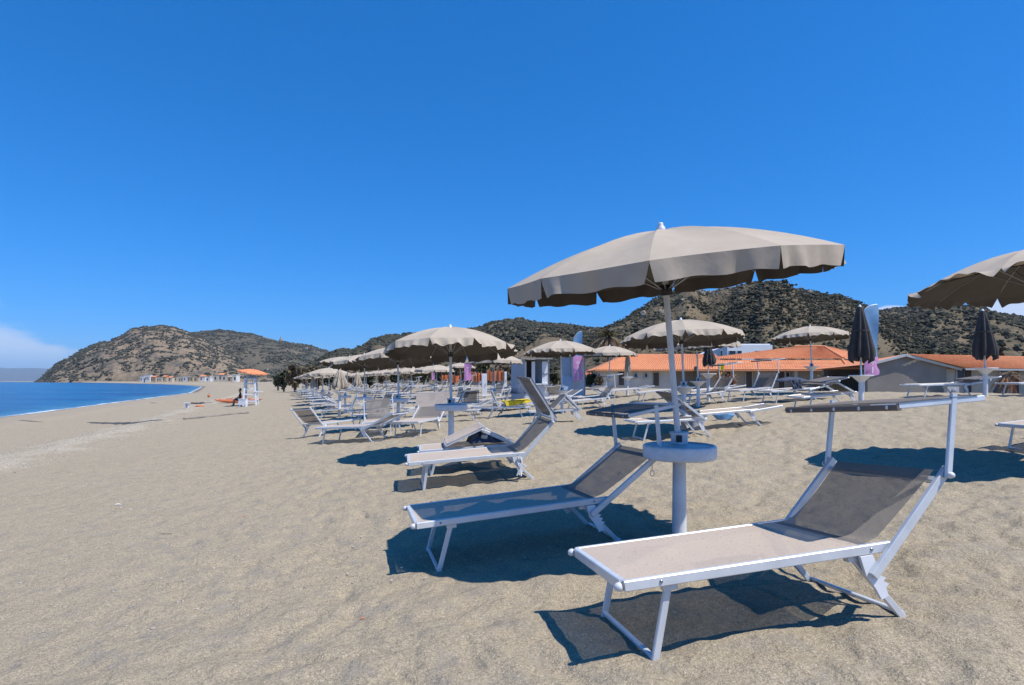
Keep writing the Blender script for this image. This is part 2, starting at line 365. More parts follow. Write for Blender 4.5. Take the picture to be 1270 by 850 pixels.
_t = (1 + 5 ** .5) / 2
ICO_V = np.array([(-1, _t, 0), (1, _t, 0), (-1, -_t, 0), (1, -_t, 0), (0, -1, _t), (0, 1, _t), (0, -1, -_t), (0, 1, -_t), (_t, 0, -1), (_t, 0, 1), (-_t, 0, -1), (-_t, 0, 1)], float)
ICO_V /= np.linalg.norm(ICO_V[0])
ICO_F = np.array([(0, 11, 5), (0, 5, 1), (0, 1, 7), (0, 7, 10), (0, 10, 11), (1, 5, 9), (5, 11, 4), (11, 10, 2), (10, 7, 6), (7, 1, 8), (3, 9, 4), (3, 4, 2), (3, 2, 6), (3, 6, 8), (3, 8, 9), (4, 9, 5), (2, 4, 11), (6, 2, 10), (8, 6, 7), (9, 8, 1)])
def ico2():
    v = list(map(tuple, ICO_V)); f = []; c = {}
    def mid(a, b):
        k = (min(a, b), max(a, b))
        if k not in c:
            m_ = (np.array(v[a]) + np.array(v[b])); m_ /= np.linalg.norm(m_); v.append(tuple(m_)); c[k] = len(v) - 1
        return c[k]
    for a, b, d in ICO_F:
        x, y, z = mid(a, b), mid(b, d), mid(d, a); f += [(a, x, z), (b, y, x), (d, z, y), (x, y, z)]
    return np.array(v), np.array(f)
I2V, I2F = ico2()
def leaf_mat(name, a, b_, sc_=.3, r=.9):
    m, nt, b = nodes_of(name)
    nt.links.new(ramp(nt, noise(nt, sc_, 4, .7), [(.35, a), (.65, b_)]), b.inputs['Base Color'])
    b.inputs['Roughness'].default_value = r; b.inputs['Specular IOR Level'].default_value = .15
    return m
def scrub(hname, label, n, smin, smax, mt, dens, thr, seed, tmax=1.0, fine=True, flat=.72):
    X, Y, Z, T = HILLF[hname]; rs = np.random.RandomState(seed)
    w = (T <= tmax) * 1.0
    dn = fbm(X / dens, Y / dens + seed, 4); w = w * np.clip(sstep(thr - .12, thr + .12, dn), .03, 1) * (Y / Y.max())
    w = w.ravel() / w.sum(); idx = rs.choice(len(w), n, p=w)
    sz = smin + (smax - smin) * rs.rand(n) ** 2
    cx = X.ravel()[idx] + rs.randn(n) * 2.5; cy = Y.ravel()[idx] + rs.randn(n) * 3; cz = Z.ravel()[idx]
    V0, F0 = (I2V, I2F) if fine else (ICO_V, ICO_F)
    nv = len(V0); jit = 1 + .28 * rs.randn(n, nv, 1).clip(-1.6, 1.6)
    V = V0[None] * jit * sz[:, None, None] * np.array([1, 1, flat])[None, None] * (.8 + .4 * rs.rand(n, 1, 3))
    V = V + np.stack([cx, cy, cz + sz * .25], 1)[:, None]
    Fc = F0[None] + (np.arange(n) * nv)[:, None, None]
    o = npmesh('scrub', V.reshape(-1, 3), Fc.reshape(-1, 3), mt, False)
    tag(o, label, 'scrub', kind='stuff'); return o
SCR1 = leaf_mat('scrub_dark', (.05, .055, .045), (.09, .088, .064), .05)
SCR2 = leaf_mat('wood_dark', (.043, .045, .033), (.088, .082, .054), .06)
SCR3 = leaf_mat('scrub_olive', (.075, .075, .045), (.13, .115, .07), .05)
scrub('headland_hill', 'dark scrub dotted over the dry headland hill', 13000, 1.2, 4.2, SCR1, 34, .06, 1, fine=False)
scrub('second_hill', 'green scrub on the hill behind the headland', 8000, 1.8, 5.6, SCR1, 90, .0, 2, fine=False)
scrub('valley_hill', 'woods covering the slopes behind the mid beach', 11000, 1.4, 4.2, SCR2, 110, -.12, 3, fine=False, flat=.8)
scrub('mountain_slope', 'dark trees and bushes covering the big mountain slope', 38000, .45, 1.5, SCR2, 85, .02, 4, fine=False, flat=.8)
scrub('mountain_slope', 'larger dark trees standing out on the big mountain slope', 3500, 1.0, 2.1, SCR2, 60, .05, 14)
scrub('mountain_slope', 'olive coloured low bushes between the dark trees of the slope', 14000, .4, 1.2, SCR3, 26, -.15, 5, fine=False)
scrub('far_ridge', 'woods covering the far blue green ridge', 15000, 1.2, 3.4, SCR2, 130, -.15, 6, fine=False, flat=.8)
# pale rock outcrops near the crest of the mountain
ROCK = mat('pale_rock', (.27, .225, .17), .95, .25, .4)
def crest_rocks(n, seed):
    X, Y, Z, T = HILLF['mountain_slope']; rs = np.random.RandomState(seed); px = CX + F * X / Y
    w = ((T > .72) & (T <= .99) & (px > 790) & (px < 1010)) * 1.0 + ((T > .35) & (T < .7) & (px > 780) & (px < 1100)) * .12
    w = (w * sstep(-.1, .3, fbm(X / 25., Y / 25., 3))).ravel(); w /= w.sum(); idx = rs.choice(len(w), n, p=w)
    sz = .9 + 2.2 * rs.rand(n) ** 2; nv = len(I2V)
    V = I2V[None] * (1 + .22 * rs.randn(n, nv, 1)) * sz[:, None, None] * (.6 + .8 * rs.rand(n, 1, 3))
    V += np.stack([X.ravel()[idx], Y.ravel()[idx], Z.ravel()[idx] + sz * .3], 1)[:, None]
    o = npmesh('rock_outcrops', V.reshape(-1, 3), (I2F[None] + (np.arange(n) * nv)[:, None, None]).reshape(-1, 3), ROCK, False)
    tag(o, 'pale rocks scattered along the mountain crest', 'rocks', kind='stuff')
crest_rocks(260, 8)

# ------------------------------------------------------------------ sun loungers
BEDS = {}
def bed_build(root, k):
    """parts of a folding lounger in its own frame: x foot->head, y across, z up"""
    W, Ln, H, bl, ba, fa, fb, ra, shade, extra, fine = k
    y0, y1 = 0.0, W; th = .05; ca, sa_ = math.cos(ba), math.sin(ba)
    m = MB()
    for y in (y0, y1): m.bar((0, y, H - th/2), (Ln, y, H - th/2), .03, th - .004)
    m.bar((0, y0 + .016, H - th/2), (0, y1 - .016, H - th/2), .032, th, (1, 0, 0))
    m.bar((Ln - .09, y0 + .016, H - th/2 - .004), (Ln - .09, y1 - .016, H - th/2 - .004), .03, .03, (1, 0, 0))
    fr = m.build('seat_frame', ALU, root)
    for y in (y0 - .002, y1 + .002):
        c = MB(); c.lathe([(0.001, .032), (.011, .029), (.019, .018), (.021, .004), (.016, -.002), (.001, -.004)], (-.016, y, H - th/2), 12, Matrix.Rotation(-math.pi/2, 3, 'Y'))
        c.build('end_cap', CAPM, fr)
    for x in (.17, Ln - .12) if fine else ():
        for y, s in ((y0 - .016, -1), (y1 + .016, 1)): b = MB(); b.lathe([(.001, .005), (.007, .004), (.009, 0)], (x, y, H - th/2), 8, Matrix.Rotation(-s * math.pi/2, 3, 'X')); b.build('bolt', BOLT, fr)
    s = MB(); xe = Ln - .16
    s.grid(lambda u, v: (.0155 + (xe - .0155) * u, y0 + .0152 + (W - .0304) * v, H - .005 + .003 * math.sin(math.pi*min(1, v*8))*(v < .125) - .016 * math.sin(math.pi*v)**.9 * math.sin(math.pi*min(1, u*1.02))**.5), 16, 10)
    s.build('seat_mesh', MESH, root)
    # backrest: side rails outside the seat rails, pivot just under the rail, cloth curving out of the seat
    px_, pz = Ln - .03, H - .045; cr = .15
    tip = (px_ + (bl + .03) * ca, pz + (bl + .03) * sa_ + .03)
    m = MB(); lo = (px_ - cr * ca, pz - cr * sa_)
    folded = ba > 1.9
    if folded: lo = (px_, pz)
    for y in (y0 - .034, y1 + .034): m.bar((lo[0], y, lo[1]), (tip[0], y, tip[1]), .026, .044)
    m.bar((tip[0] - .05*ca, y0 - .02, tip[1] - .05*sa_ - .022), (tip[0] - .05*ca, y1 + .02, tip[1] - .05*sa_ - .022), .03, .022, (ca, 0, sa_))
    bf = m.build('backrest_frame', ALU, root)
    s = MB(); p0 = Vector((xe, H - .006)); p2 = Vector((tip[0] - .03*ca, tip[1] - .03*sa_ + .012)); p1 = Vector((Ln - .015, H - .008))
    def bk(u, v):
        if folded: q = p1.lerp(p2, u)
        else: q = p0 * (1-u)**2 * 1.0 + p1 * 2*u*(1-u)*1.0 + p2 * u*u
        if not folded: q = q.lerp((p0.lerp(p1, min(1, u*3)) if u < .33 else p1.lerp(p2, (u-.33)/.67)), .35)
        wv = y0 + .02 + (W - .04) * v; edge = .02 * math.sin(math.pi*u)
        wv = wv + (.5 - v) * 2 * edge
        sg = -.035 * math.sin(math.pi*v)**.8 * math.sin(math.pi*u)
        return (q.x - sa_ * sg * -1 * .6, wv, q.y + sg * .7)
    s.grid(bk, 18, 10); s.build('backrest_mesh', BACKMESH, root)
    # legs: two U-shaped loops with a runner lying on the sand
    def loop(xt, xb, name):
        m = MB()
        for y in (y0 + .03, y1 - .03): m.bar((xt, y, H - th), (xb, y, -.02), .022, .035)
        m.bar((xb, y0 + .03, .006), (xb, y1 - .03, .006), .026, .02, (1, 0, 0))
        for y in (y0 + .025, y1 - .025): m.box((xt, y, H - th - .012), (.07, .036, .03))
        m.build(name, ALU, root)
    loop(fb, fa, 'front_leg'); loop(Ln - .2, ra, 'rear_leg')
    for y in (y0 - .012, y1 + .012):                                 # toothed plastic rack of the recliner
        m = MB(); zz = H - th
        pts = [(Ln - .19, zz), (Ln - .12, zz), (Ln - .105, zz - .05)]
        for i in range(4): pts += [(Ln - .085 + .012*i, zz - .055 - .03*i), (Ln - .105 + .012*i, zz - .07 - .03*i)]
        pts += [(Ln - .06, zz - .2), (Ln - .1, zz - .215), (Ln - .125, zz - .16), (Ln - .17, zz - .09)]
        m.prism([(x, y - .009, z) for x, z in pts], (0, .018, 0)); m.build('recliner_rack', PLASTIC, root)
    if shade:
        (ax, az_, fx, fz, rx, rz, f0, f1, pw) = shade                 # arm end, panel front, panel rear (from the hinge top), cloth range, extra width
        hx, hz = Ln, H; ya, yb = y0 - .055 - pw, y1 + .055 + pw
        m = MB()
        for y in (y0 - .06, y1 + .06): m.bar((tip[0] - .04*ca, y, tip[1] - .04*sa_ - .015), (hx + ax, y, hz + az_ + .02), .018, .034)
        for y in (ya, yb): m.bar((hx + fx, y, hz + fz), (hx + rx, y, hz + rz), .022, .03)
        m.bar((hx + fx, ya, hz + fz), (hx + fx, yb, hz + fz), .022, .026, (1, 0, 0)); m.bar((hx + rx, ya, hz + rz), (hx + rx, yb, hz + rz), .022, .026, (1, 0, 0))
        sf = m.build('sunshade_frame', ALU, root)
        s = MB(); A = Vector((hx + fx, hz + fz)); B = Vector((hx + rx, hz + rz)); nrm = Vector((-(B-A).y, (B-A).x)).normalized()
        if nrm.y < 0: nrm = -nrm
        def sh(u, v):
            q = A.lerp(B, f0 + (f1 - f0) * u) + nrm * (.019 - .012 * math.sin(math.pi*v)*math.sin(math.pi*u)); return (q.x, ya - .018 + (yb - ya + .036) * v, q.y + .002)
        s.grid(sh, 6, 8)
        for v0, v1 in ((0, .02), (.98, 1)): pass
        q0 = A.lerp(B, f0)
        s.bar((q0.x, ya - .01, q0.y - .005), (q0.x, yb + .01, q0.y - .0), .028, .036, (1, 0, 0), .008)
        s.build('sunshade_cloth', SHADEM if not extra else extra, sf)
        for i in range(5) if fine else ():
            m = MB(); y = ya + (yb - ya) * (.06 + .22 * i); m.lathe([(.001, .004), (.008, .003), (.010, 0)], (q0.x - .016, y, q0.y - .005), 8, Matrix.Rotation(-math.pi/2, 3, 'Y')); m.build('stud', CAPM, sf)
        for y, s_ in ((y0 - .072, -1), (y1 + .072, 1)): m = MB(); m.lathe([(.001, .018), (.014, .016), (.017, 0)], (tip[0] - .04*ca, y, tip[1] - .04*sa_), 10, Matrix.Rotation(-s_*math.pi/2, 3, 'X')); m.build('hinge_knob', CAPM, sf)
    return root
def lounger(label, M, W=.7, Ln=1.42, H=.37, bl=.57, ba=.7, fa=.13, fb=.24, ra=1.5, shade=None, extra=None, group='white framed beach loungers', fine=False):
    k = (W, Ln, H, bl, round(ba, 3), fa, fb, ra, shade, extra, fine)
    if k in BEDS:
        r = copy_tree(BEDS[k]); r.matrix_world = M; tag(r, label, 'sun lounger', group); return r
    r = thing('sun_lounger', label, 'sun lounger', M, group); bed_build(r, k); BEDS[k] = r
    return r
def bed_pose(x, y, z, yaw, pit, rol):
    cp, sp = math.cos(pit), math.sin(pit)
    Ry = Matrix(((cp, 0, -sp), (0, 1, 0), (sp, 0, cp))).to_4x4()
    return Matrix.Translation((x, y, z)) @ Matrix.Rotation(yaw, 4, 'Z') @ Ry @ Matrix.Rotation(rol, 4, 'X')
def on_sand(x, y, yaw, Ln=1.42, W=.7, sink=.0):
    """pose with the foot corner such that the lounger's middle is at x, y and its legs follow the sand"""
    d = Vector((math.cos(yaw), math.sin(yaw))); n = Vector((-d.y, d.x)); c = Vector((x, y)); o = c - d * Ln/2 - n * W/2
    h = gz(*(c + d*.6)); f = gz(*(c - d*.6)); l = gz(*(c + n*.3)); r = gz(*(c - n*.3))
    pit = math.atan2(h - f, 1.2); rol = math.atan2(l - r, .6); zc = (h + f + l + r) / 4
    z = zc - d.dot(c - o) * math.tan(pit) - n.dot(c - o) * math.tan(rol)
    return bed_pose(o.x, o.y, z - sink, yaw, pit, rol)
def plane_xz(M, Ln, H, px, py, yl=-.05):
    """where the sight line of a photo point meets the lounger's own side plane, measured from its hinge"""
    I = M.inverted(); o = I @ Vector((0, 0, CZ)); d = I.to_3x3() @ Vector(((px - CX)/F, 1, (HY - py)/F))
    t = (yl - o.y) / d.y; q = o + d*t; return q.x - Ln, q.z - H
def shade_from(M, Ln, H, arm, front, rear, f0, f1, pw=0):
    v = []
    for p in (arm, front, rear): v += list(plane_xz(M, Ln, H, *p))
    return (*[round(i, 3) for i in v], f0, f1, pw)

M1 = bed_pose(.523, 2.539, CZ - 1.247, .200, .073, -.072)
s1 = shade_from(M1, 1.382, .371, (1181, 494), (1112, 504), (1218, 494), 0.0, .92)
lounger('white lounger nearest the camera, pale mesh seat, arched backrest and a narrow dark sunshade', M1, .70, 1.382, .371, .475, .716, .119, .223, 1.436, s1, fine=True)
M2 = bed_pose(-.656, 4.173, CZ - 1.392, .263, .077, -.027)
s2 = shade_from(M2, 1.492, .377, (813, 506), (778, 516), (842, 502), 0, .75)
lounger('lounger in the shadow of the big parasol with its wide dark sunshade folded flat overhead', M2, .70, 1.492, .377, .579, .542, .131, .252, 1.582, s2, fine=True)
M3 = bed_pose(-1.258, 7.189, CZ - 1.361, .184, .065, .026)
s3 = shade_from(M3, 1.493, .361, (683, 512), (657.5, 470), (690, 521), .0, .97)
lounger('lounger with a white rope on its leg and the sunshade raised steeply over its backrest', M3, .70, 1.493, .361, .548, .764, .164, .230, 1.565, s3, fine=True)
M5 = bed_pose(-4.561, 13.521, CZ - 1.446, -.316, .049, .009)
lounger('lounger left of the second parasol with half raised backrest, legs on its own long shadow', M5, .70, 1.404, .370, .731, .389, .157, .250, 1.480, None)
# a white rope tied round the rear leg of the third lounger
m = MB(); q = M3 @ Vector((1.39, -.035, .30)); rr = random.Random(3)
for i in range(7):
    pts = [q + Vector((rr.uniform(-.035, .035), rr.uniform(-.03, .0), -.045*j + rr.uniform(-.012, .012))) for j in range(6)]; m.tube(pts, .009, 6)
tag(m.build('rope', PLASTIC), 'white rope knotted round the rear leg of a lounger', 'rope')
# wire loop hanging from the second lounger's back rail
m = MB(); q = M2 @ Vector((1.87, -.06, .60)); m.tube([q + Vector((.016*math.sin(t*.63), 0, -.06 - .022*(1-math.cos(t*.63)))) for t in range(11)], .003, 5); m.tube([q, q + Vector((0, 0, -.06))], .003, 5)
tag(m.build('wire_loop', BOLT), 'small wire loop hanging under the back rail of the shaded lounger', 'wire loop')

# shade shapes, measured from the hinge top: arm end, panel front, panel rear, cloth range
def SH(ba, bl, arm, ang, front, rear, f0=0, f1=.7, aang=None, pw=0):
    tx, tz = (bl)*math.cos(ba) - .03, (bl)*math.sin(ba); aa = math.pi/2 if aang is None else aang
    ax, az_ = tx + arm*math.cos(aa), tz + arm*math.sin(aa); c, s = math.cos(ang), math.sin(ang)
    return (*[round(v, 3) for v in (ax, az_, ax - front*c, az_ - front*s, ax + rear*c, az_ + rear*s)], f0, f1, pw)
UP = lambda ba, bl=.57: SH(ba, bl, .42, .04, .3, .35)                       # straight up, panel level
TENT = lambda ba, bl=.57: SH(ba, bl, .02, 2.5, -.03, .6, .05, .9, .5)
FLAT = lambda ba, bl=.57: SH(ba, bl, .05, .1, .35, .3, .0, .9, 1.2)
STEEP = lambda ba, bl=.57: SH(ba, bl, .3, 1.9, -.3, .3, .0, .95, 2.0)
def put(label, px, py, yaw, ba, shade=None, extra=None, Ln=1.42, bl=.57, Y=None, **kw):
    """a lounger whose seat middle is seen at px, py"""
    if Y is None: g = at_ground(px, py, .37)
    else: g = Vector(((px - CX)/F*Y, Y, 0))
    return lounger(label, on_sand(g.x, g.y, yaw, Ln), Ln=Ln, ba=ba, bl=bl, shade=shade(ba, bl) if shade else None, extra=extra, **kw)
TENTP = (-.02 - .45, .20, -.45, .21, -1.0, -.02, .05, .95, 0)
g = at_ground(585, 555, .37)
put('white lounger behind the roped one with its backrest folded forward like a tent', 583, 553, .16, 2.70, lambda a, b: (-.50, .25, -.50, .26, -1.06, .04, .03, .97, 0), MESH, Y=8.6)
put('lounger seen from behind, brown backrest upright and white seat pointing left', 413, 520, -2.1, .9, None, Y=16.3)
put('lounger facing the camera with its square white framed backrest upright', 470, 515, 1.75, 1.2, None, Y=15.0)
put('lounger by the second row pole with a big peach coloured sunshade facing the camera', 517, 517, 1.35, .5, lambda a, b: (.42, .35, .62, .62, .36, .02, .02, .98, .06), MESH, Y=14.2)
put('lounger facing the camera with low brown frame, left of the yellow towel', 583, 499, 1.62, .8, FLAT)
YT = put('lounger with a yellow towel over its raised dark backrest', 636, 499, 3.3, 1.25, None, Y=24.3)
put('white lounger folded into an A shape beside a parasol pole', 688, 508, .1, 2.35, lambda a, b: (-.40, .41, -.40, .41, -.83, .0, .05, .9, 0))
put('lounger with a hanging grey cloth and its dark backrest up, behind the big parasol pole', 826, 519, .12, 2.5, lambda a, b: (-.5, .33, -.72, .52, -.46, .30, .0, .95, 0))
put('lounger with a blue bag hung under its seat', 893, 509, .1, .05, None)
put('lounger with raised backrest and a thin level sunshade, left of a twin with taller arms', 868, 488, .2, .85, UP)
put('lounger with steep backrest and tall bare sunshade arms in front of the tiled house', 928, 482, .45, .95, UP)
put('lounger piled with a dark blue folded cloth below the tiled house', 975, 470, .2, .1, FLAT, Y=17.5)
put('lounger with tangled folded sunshade left of the nearest closed parasol', 1020, 488, .1, 2.6, FLAT)
put('low flat lounger in front of the grey gable wall', 1160, 473, .05, .12, FLAT, Y=16.2)
put('flat lounger at the edge of the frame right of the far closed parasol', 1282, 473, .05, .1, None, Y=15.5)
put('lounger cut by the right edge of the frame with only its foot showing', 1322, 521, .22, .6, UP)
put('collapsed lounger under the small parasol in front of the palm', 735, 490, .25, 2.7, FLAT)
put('long flat lounger in front of the pale wall of the tiled house', 775, 475, .1, .08, None, Y=26)
put('flat lounger beside the closed parasol by the brick wall', 812, 474, .08, .1, None, Y=23)
put('flat lounger behind the two legged parasol tray and the leaning pole', 878, 475, .1, .06, None, Y=21)
put('lounger with dark sling backrest seen from behind near the white kiosk', 682, 489, -1.4, .9, STEEP)
put('lounger with a long white seat left of the second parasol tray', 543, 497, .1, .12, None)
put('lounger with upright dark mesh back in the middle of the crowd', 556, 494, .5, 1.3, None)
put('lounger with low back between the second and third parasols', 463, 500, .2, .3, None)

# ------------------------------------------------------------------ parasols
def canopy_mesh(R, hd, seed, phase, Nn=10, flap=.14, fine=True, swing=(.05, .5), wav=1.0):
    rs = random.Random(seed); nu, nv = (12, 10) if fine else (6, 5)
    th = [phase + 2*math.pi*k/Nn for k in range(Nn)]
    lift = [rs.uniform(-.02, .02) for _ in range(Nn)]
    def ribp(k, v):
        k %= Nn; return Vector((R*v*math.cos(th[k]), R*v*math.sin(th[k]), hd*(1 - v**1.75) + lift[k]*v*v))
    top = MB(); val = MB()
    for k in range(Nn):
        sagk = rs.uniform(.0, .03)
        def pt(u, v):
            q = ribp(k, v).lerp(ribp(k+1, v), u); s = math.sin(math.pi*u)
            q.z += -.03*s*math.sin(math.pi*v*.9) + sagk*s*v*v*.5; 
            return q
        top.grid(lambda a, b: pt(b, .035 + .965*a), nv, nu)
        a0 = (th[k] + th[k] + 2*math.pi/Nn)/2; n = Vector((math.cos(a0), math.sin(a0), 0))
        sw = rs.uniform(*swing); ph = [rs.uniform(0, 6.3) for _ in range(4)]; am = rs.uniform(.35, 1.0)*wav; cutl, cutr = rs.uniform(.01, .07), rs.uniform(.01, .07)
        curl = rs.choice((0, 0, 0, 1)) * rs.uniform(.3, .8)
        def fl(u, v):
            uu = u + (cutl*(1-u)**3 - cutr*u**3) * v**1.2
            q = pt(uu, 1.0) if 0 <= uu <= 1 else pt(min(1, max(0, uu)), 1.0)
            ang = sw*(.6+.4*math.sin(math.pi*u)) + .20*am*math.sin(u*11 + ph[0]) + .17*am*math.sin(u*23 + ph[1]) + curl*math.exp(-((u-.12)/.12)**2)
            d = flap*v; q = q + n*(d*math.sin(ang)) ; q.z -= d*math.cos(ang)
            q += n*(.012*am*v*math.sin(u*29 + ph[2])) ; q.z += .009*wav*v*math.sin(u*13+ph[3]) 
            return q
        val.grid(lambda a, b: fl(b, a), 5 if fine else 3, 24 if fine else 10)
    return top, val, th
UMB = {}
GRP = 'taupe beach parasols in rows'
def parasol(label, M, R=1.27, rim=2.1, hd=.36, seed=0, phase=.2, tray='drum', tz=.72, axis=None, fine=True, key=None, flap=.14, swing=(.05, .5), post_r=.05, wav=1.0):
    key = key or (R, rim, hd, seed, phase, tray, tz, fine)
    if key in UMB:
        r = copy_tree(UMB[key]); r.matrix_world = M; tag(r, label, 'parasol', GRP); return r
    r = thing('parasol', label, 'parasol', M, GRP); UMB[key] = r
    axis = Vector(axis or (0, 0, 1)).normalized()
    A = Vector((0, 0, 1)).rotation_difference(axis).to_matrix()
    base = Vector((0, 0, tz))
    loc = lambda v: base + A @ (Vector(v) - base)
    n = 20 if fine else 10
    m = MB(); m.lathe([(post_r*1.12, -.25), (post_r*1.12, .0), (post_r, tz - .06), (post_r*.98, tz)], (0, 0, 0), n); m.build('post', POSTM, r)
    m = MB()
    if tray == 'drum': m.lathe([(post_r, tz - .045), (.2, tz - .05), (.272, tz - .05), (.286, tz - .042), (.290, tz - .03), (.292, tz + .042), (.288, tz + .056), (.278, tz + .062), (.262, tz + .063), (.256, tz + .050), (.2, tz + .047), (.12, tz + .052), (.05, tz + .066)], (0, 0, 0), 40 if fine else 20)
    else: m.lathe([(post_r, tz - .16), (.09, tz - .13), (.19, tz - .03), (.255, tz - .008), (.26, tz + .002), (.255, tz + .012), (.23, tz + .010), (.03, tz + .006)], (0, 0, 0), 32 if fine else 18)
    t = m.build('tray', TRAYM if tray == 'drum' else PLASTIC, r)
    m = MB(); h0 = tz + (.066 if tray == 'drum' else .02)
    m.lathe([(.036, h0), (.062, h0), (.066, h0 + .01), (.066, h0 + .075), (.078, h0 + .09), (.078, h0 + .10), (.03, h0 + .10)], (0, 0, 0), n)
    hd_ = m.build('pole_holder', TRAYM, r)
    if fine:
        m = MB(); m.box((-.02, -.064, h0 + .05), (.045, .012, .055)); m.build('clamp_slot', DARK, hd_)
    pr = .024
    top_z = rim + hd
    m = MB(); m.tube([loc((0, 0, h0)), loc((0, 0, 1.4)), loc((0, 0, top_z - .01))], pr, 14 if fine else 7); m.build('pole', POSTM, r)
    tp, vl, th = canopy_mesh(R, hd, seed, phase, fine=fine, flap=flap, swing=swing, wav=wav)
    up = lambda v: tuple(loc((v[0], v[1], v[2] + rim)))
    tp.v = [up(v) for v in tp.v]; vl.v = [up(v) for v in vl.v]
    c = tp.build('canopy', CANVAS, r); vl.build('valance', CANVAS, c)
    ln = MB(); off = A @ Vector((0, 0, 1)); ctr = Vector(loc((0, 0, rim - .1)))  # added dark copy of canopy and valance for the shade inside
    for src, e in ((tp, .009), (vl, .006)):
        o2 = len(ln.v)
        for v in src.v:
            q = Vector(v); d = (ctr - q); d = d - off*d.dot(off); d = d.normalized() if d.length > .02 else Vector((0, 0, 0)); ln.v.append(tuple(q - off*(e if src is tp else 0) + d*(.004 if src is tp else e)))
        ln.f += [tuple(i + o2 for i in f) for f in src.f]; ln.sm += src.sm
    ln.build('undershade', UNDERSHADE, c)
    m = MB(); m.lathe([(.001, .068), (.016, .066), (.022, .054), (.021, .04), (.031, .032), (.038, .0), (.04, -.03)], loc((0, 0, top_z - .005)), 14, A); m.build('finial', CAPM, c)
    ru = rim - .12
    m = MB(); m.lathe([(.026, -.05), (.05, -.045), (.05, .03), (.026, .035)], loc((0, 0, ru)), 14, A); m.build('runner', DARK, r)
    for k in range(len(th)):
        a = th[k]
        rp = lambda v, e=.018: loc((R*v*math.cos(a), R*v*math.sin(a), rim + hd*(1 - v**1.75) - e))
        m = MB(); m.tube([rp(v) for v in (.03, .25, .5, .75, .99)], .006, 6); rb = m.build('rib', BOLT, r)
        m = MB(); m.tube([loc((.045*math.cos(a), .045*math.sin(a), ru)), rp(.52)], .005, 5); m.build('strut', BOLT, rb)
    return r
def closed(label, M, length=1.25, bot=1.15, r0=.055, r1=.19, tz=.72, lean=(0, 0), seed=0, post_r=.055, twist=.6, tray='cone', mt=None):
    r = thing('closed_parasol', label, 'closed parasol', M, 'closed parasols tied up beside their trays')
    rs = random.Random(seed)
    m = MB(); m.lathe([(post_r*1.1, -.25), (post_r, tz)], (0, 0, 0), 16); m.build('post', POSTM, r)
    m = MB(); m.lathe([(post_r, tz - .16), (.09, tz - .13), (.19, tz - .03), (.27, tz - .008), (.275, tz + .002), (.27, tz + .012), (.24, tz + .010), (.03, tz + .006)], (0, 0, 0), 28); m.build('tray', PLASTIC, r)
    lx, ly = lean; lp = lambda z: Vector((lx*(z - tz), ly*(z - tz), z))
    m = MB(); m.tube([lp(tz), lp(bot + length + .02)], .022, 10); m.build('pole', POSTM, r)
    m = MB(); na, nz_ = 72, 16; ph = [rs.uniform(-.5, .5) for _ in range(9)]
    def f(u, v):
        a = 2*math.pi*v; z = bot + length*(1-u) ; rad = r0 + (r1 - r0)*(u**.8) - .03*max(0, u-.85)/.15
        k = 9; cz_ = math.cos(k*a + twist*u*3 + .6*math.sin(2*a+ph[0]) ); rad *= 1 + (.30*u**.5)*cz_ + .08*math.cos(4*a+ph[1])
        dz = .06*u*math.cos(3*a + ph[2]) + .035*u*cz_
        p_ = lp(z); return (p_.x + rad*math.cos(a) + .03*u*math.cos(ph[3]), p_.y + rad*math.sin(a), z + dz)
    m.grid(f, nz_, na); c = m.build('canopy', mt or CANVAS_IN, r)
    m = MB(); m.lathe([(.001, .07), (.025, .06), (.03, .04), (.05, 0)], lp(bot + length - .01), 12); m.build('finial', CAPM, c)
    m = MB(); q = .45; m.lathe([((r0 + (r1-r0)*q**.8)*1.28, -.02), ((r0 + (r1-r0)*q**.8)*1.28, .02)], lp(bot + length*(1-q)), 20); m.build('tie_strap', mt or CANVAS_IN, c)
    return r
# the big parasol over the two nearest loungers; its pole leans to the left and towards the camera
UX, UY = 1.36, 4.72
parasol('largest open parasol, its pole leaning left over the two nearest loungers', TR(UX, UY, gz(UX, UY)), R=1.25, rim=2.10, hd=.34, seed=5, phase=R_(-90 - 19), tray='drum', tz=.66, flap=.13, wav=.85, axis=(-.106, -.085, 1), key='main', post_r=.052, swing=(-.06, .12))
UR = Vector((6.56, 7.0))
parasol('open parasol cut by the right edge of the frame, seen from underneath', TR(UR.x, UR.y, gz(*UR)), R=1.30, rim=2.28, hd=.38, seed=12, phase=R_(-75), axis=(-.055, .06, 1), key='right', swing=(.9, 1.75), flap=.15)
def up_at(label, px, Y, apex, seed, tray='cone', lean=(0, 0), Wpx=None, phase=None, **kw):
    """an open parasol whose pole stands at bearing px and whose top is seen at row apex"""
    x = (px - CX)/F*Y; z = gz(x, Y); topz = CZ + (HY - apex)/F*Y - z; Rr = 1.27 if Wpx is None else max(1.0, min(1.4, Wpx/2*Y/F/1.0))
    rng2 = random.Random(seed); ph = rng2.uniform(0, .785) if phase is None else phase
    return parasol(label, TR(x, Y, z), R=round(Rr, 2), rim=round(topz - .05 - .36, 3), hd=.36, seed=seed, phase=ph, tray=tray, axis=(lean[0], lean[1], 1), key=('u', seed), **kw)
up_at('second nearest open parasol, its drum shaped tray between two loungers', 559.5, 10.3, 402, 21, 'drum', (-.02, .09), tz=.82, Wpx=160, flap=.14, swing=(.2, 1.2))
up_at('open parasol half hidden behind the left side of the second nearest one', 494, 17.2, 428, 22, 'drum', (-.03, .10), tz=.8, flap=.135, swing=(.2, 1.3))
up_at('open parasol whose pole stands left of the white framed chair', 452.5, 22.6, 438, 23, 'drum', (-.04, .1), tz=.8, fine=False, flap=.135, swing=(.2, 1.3))
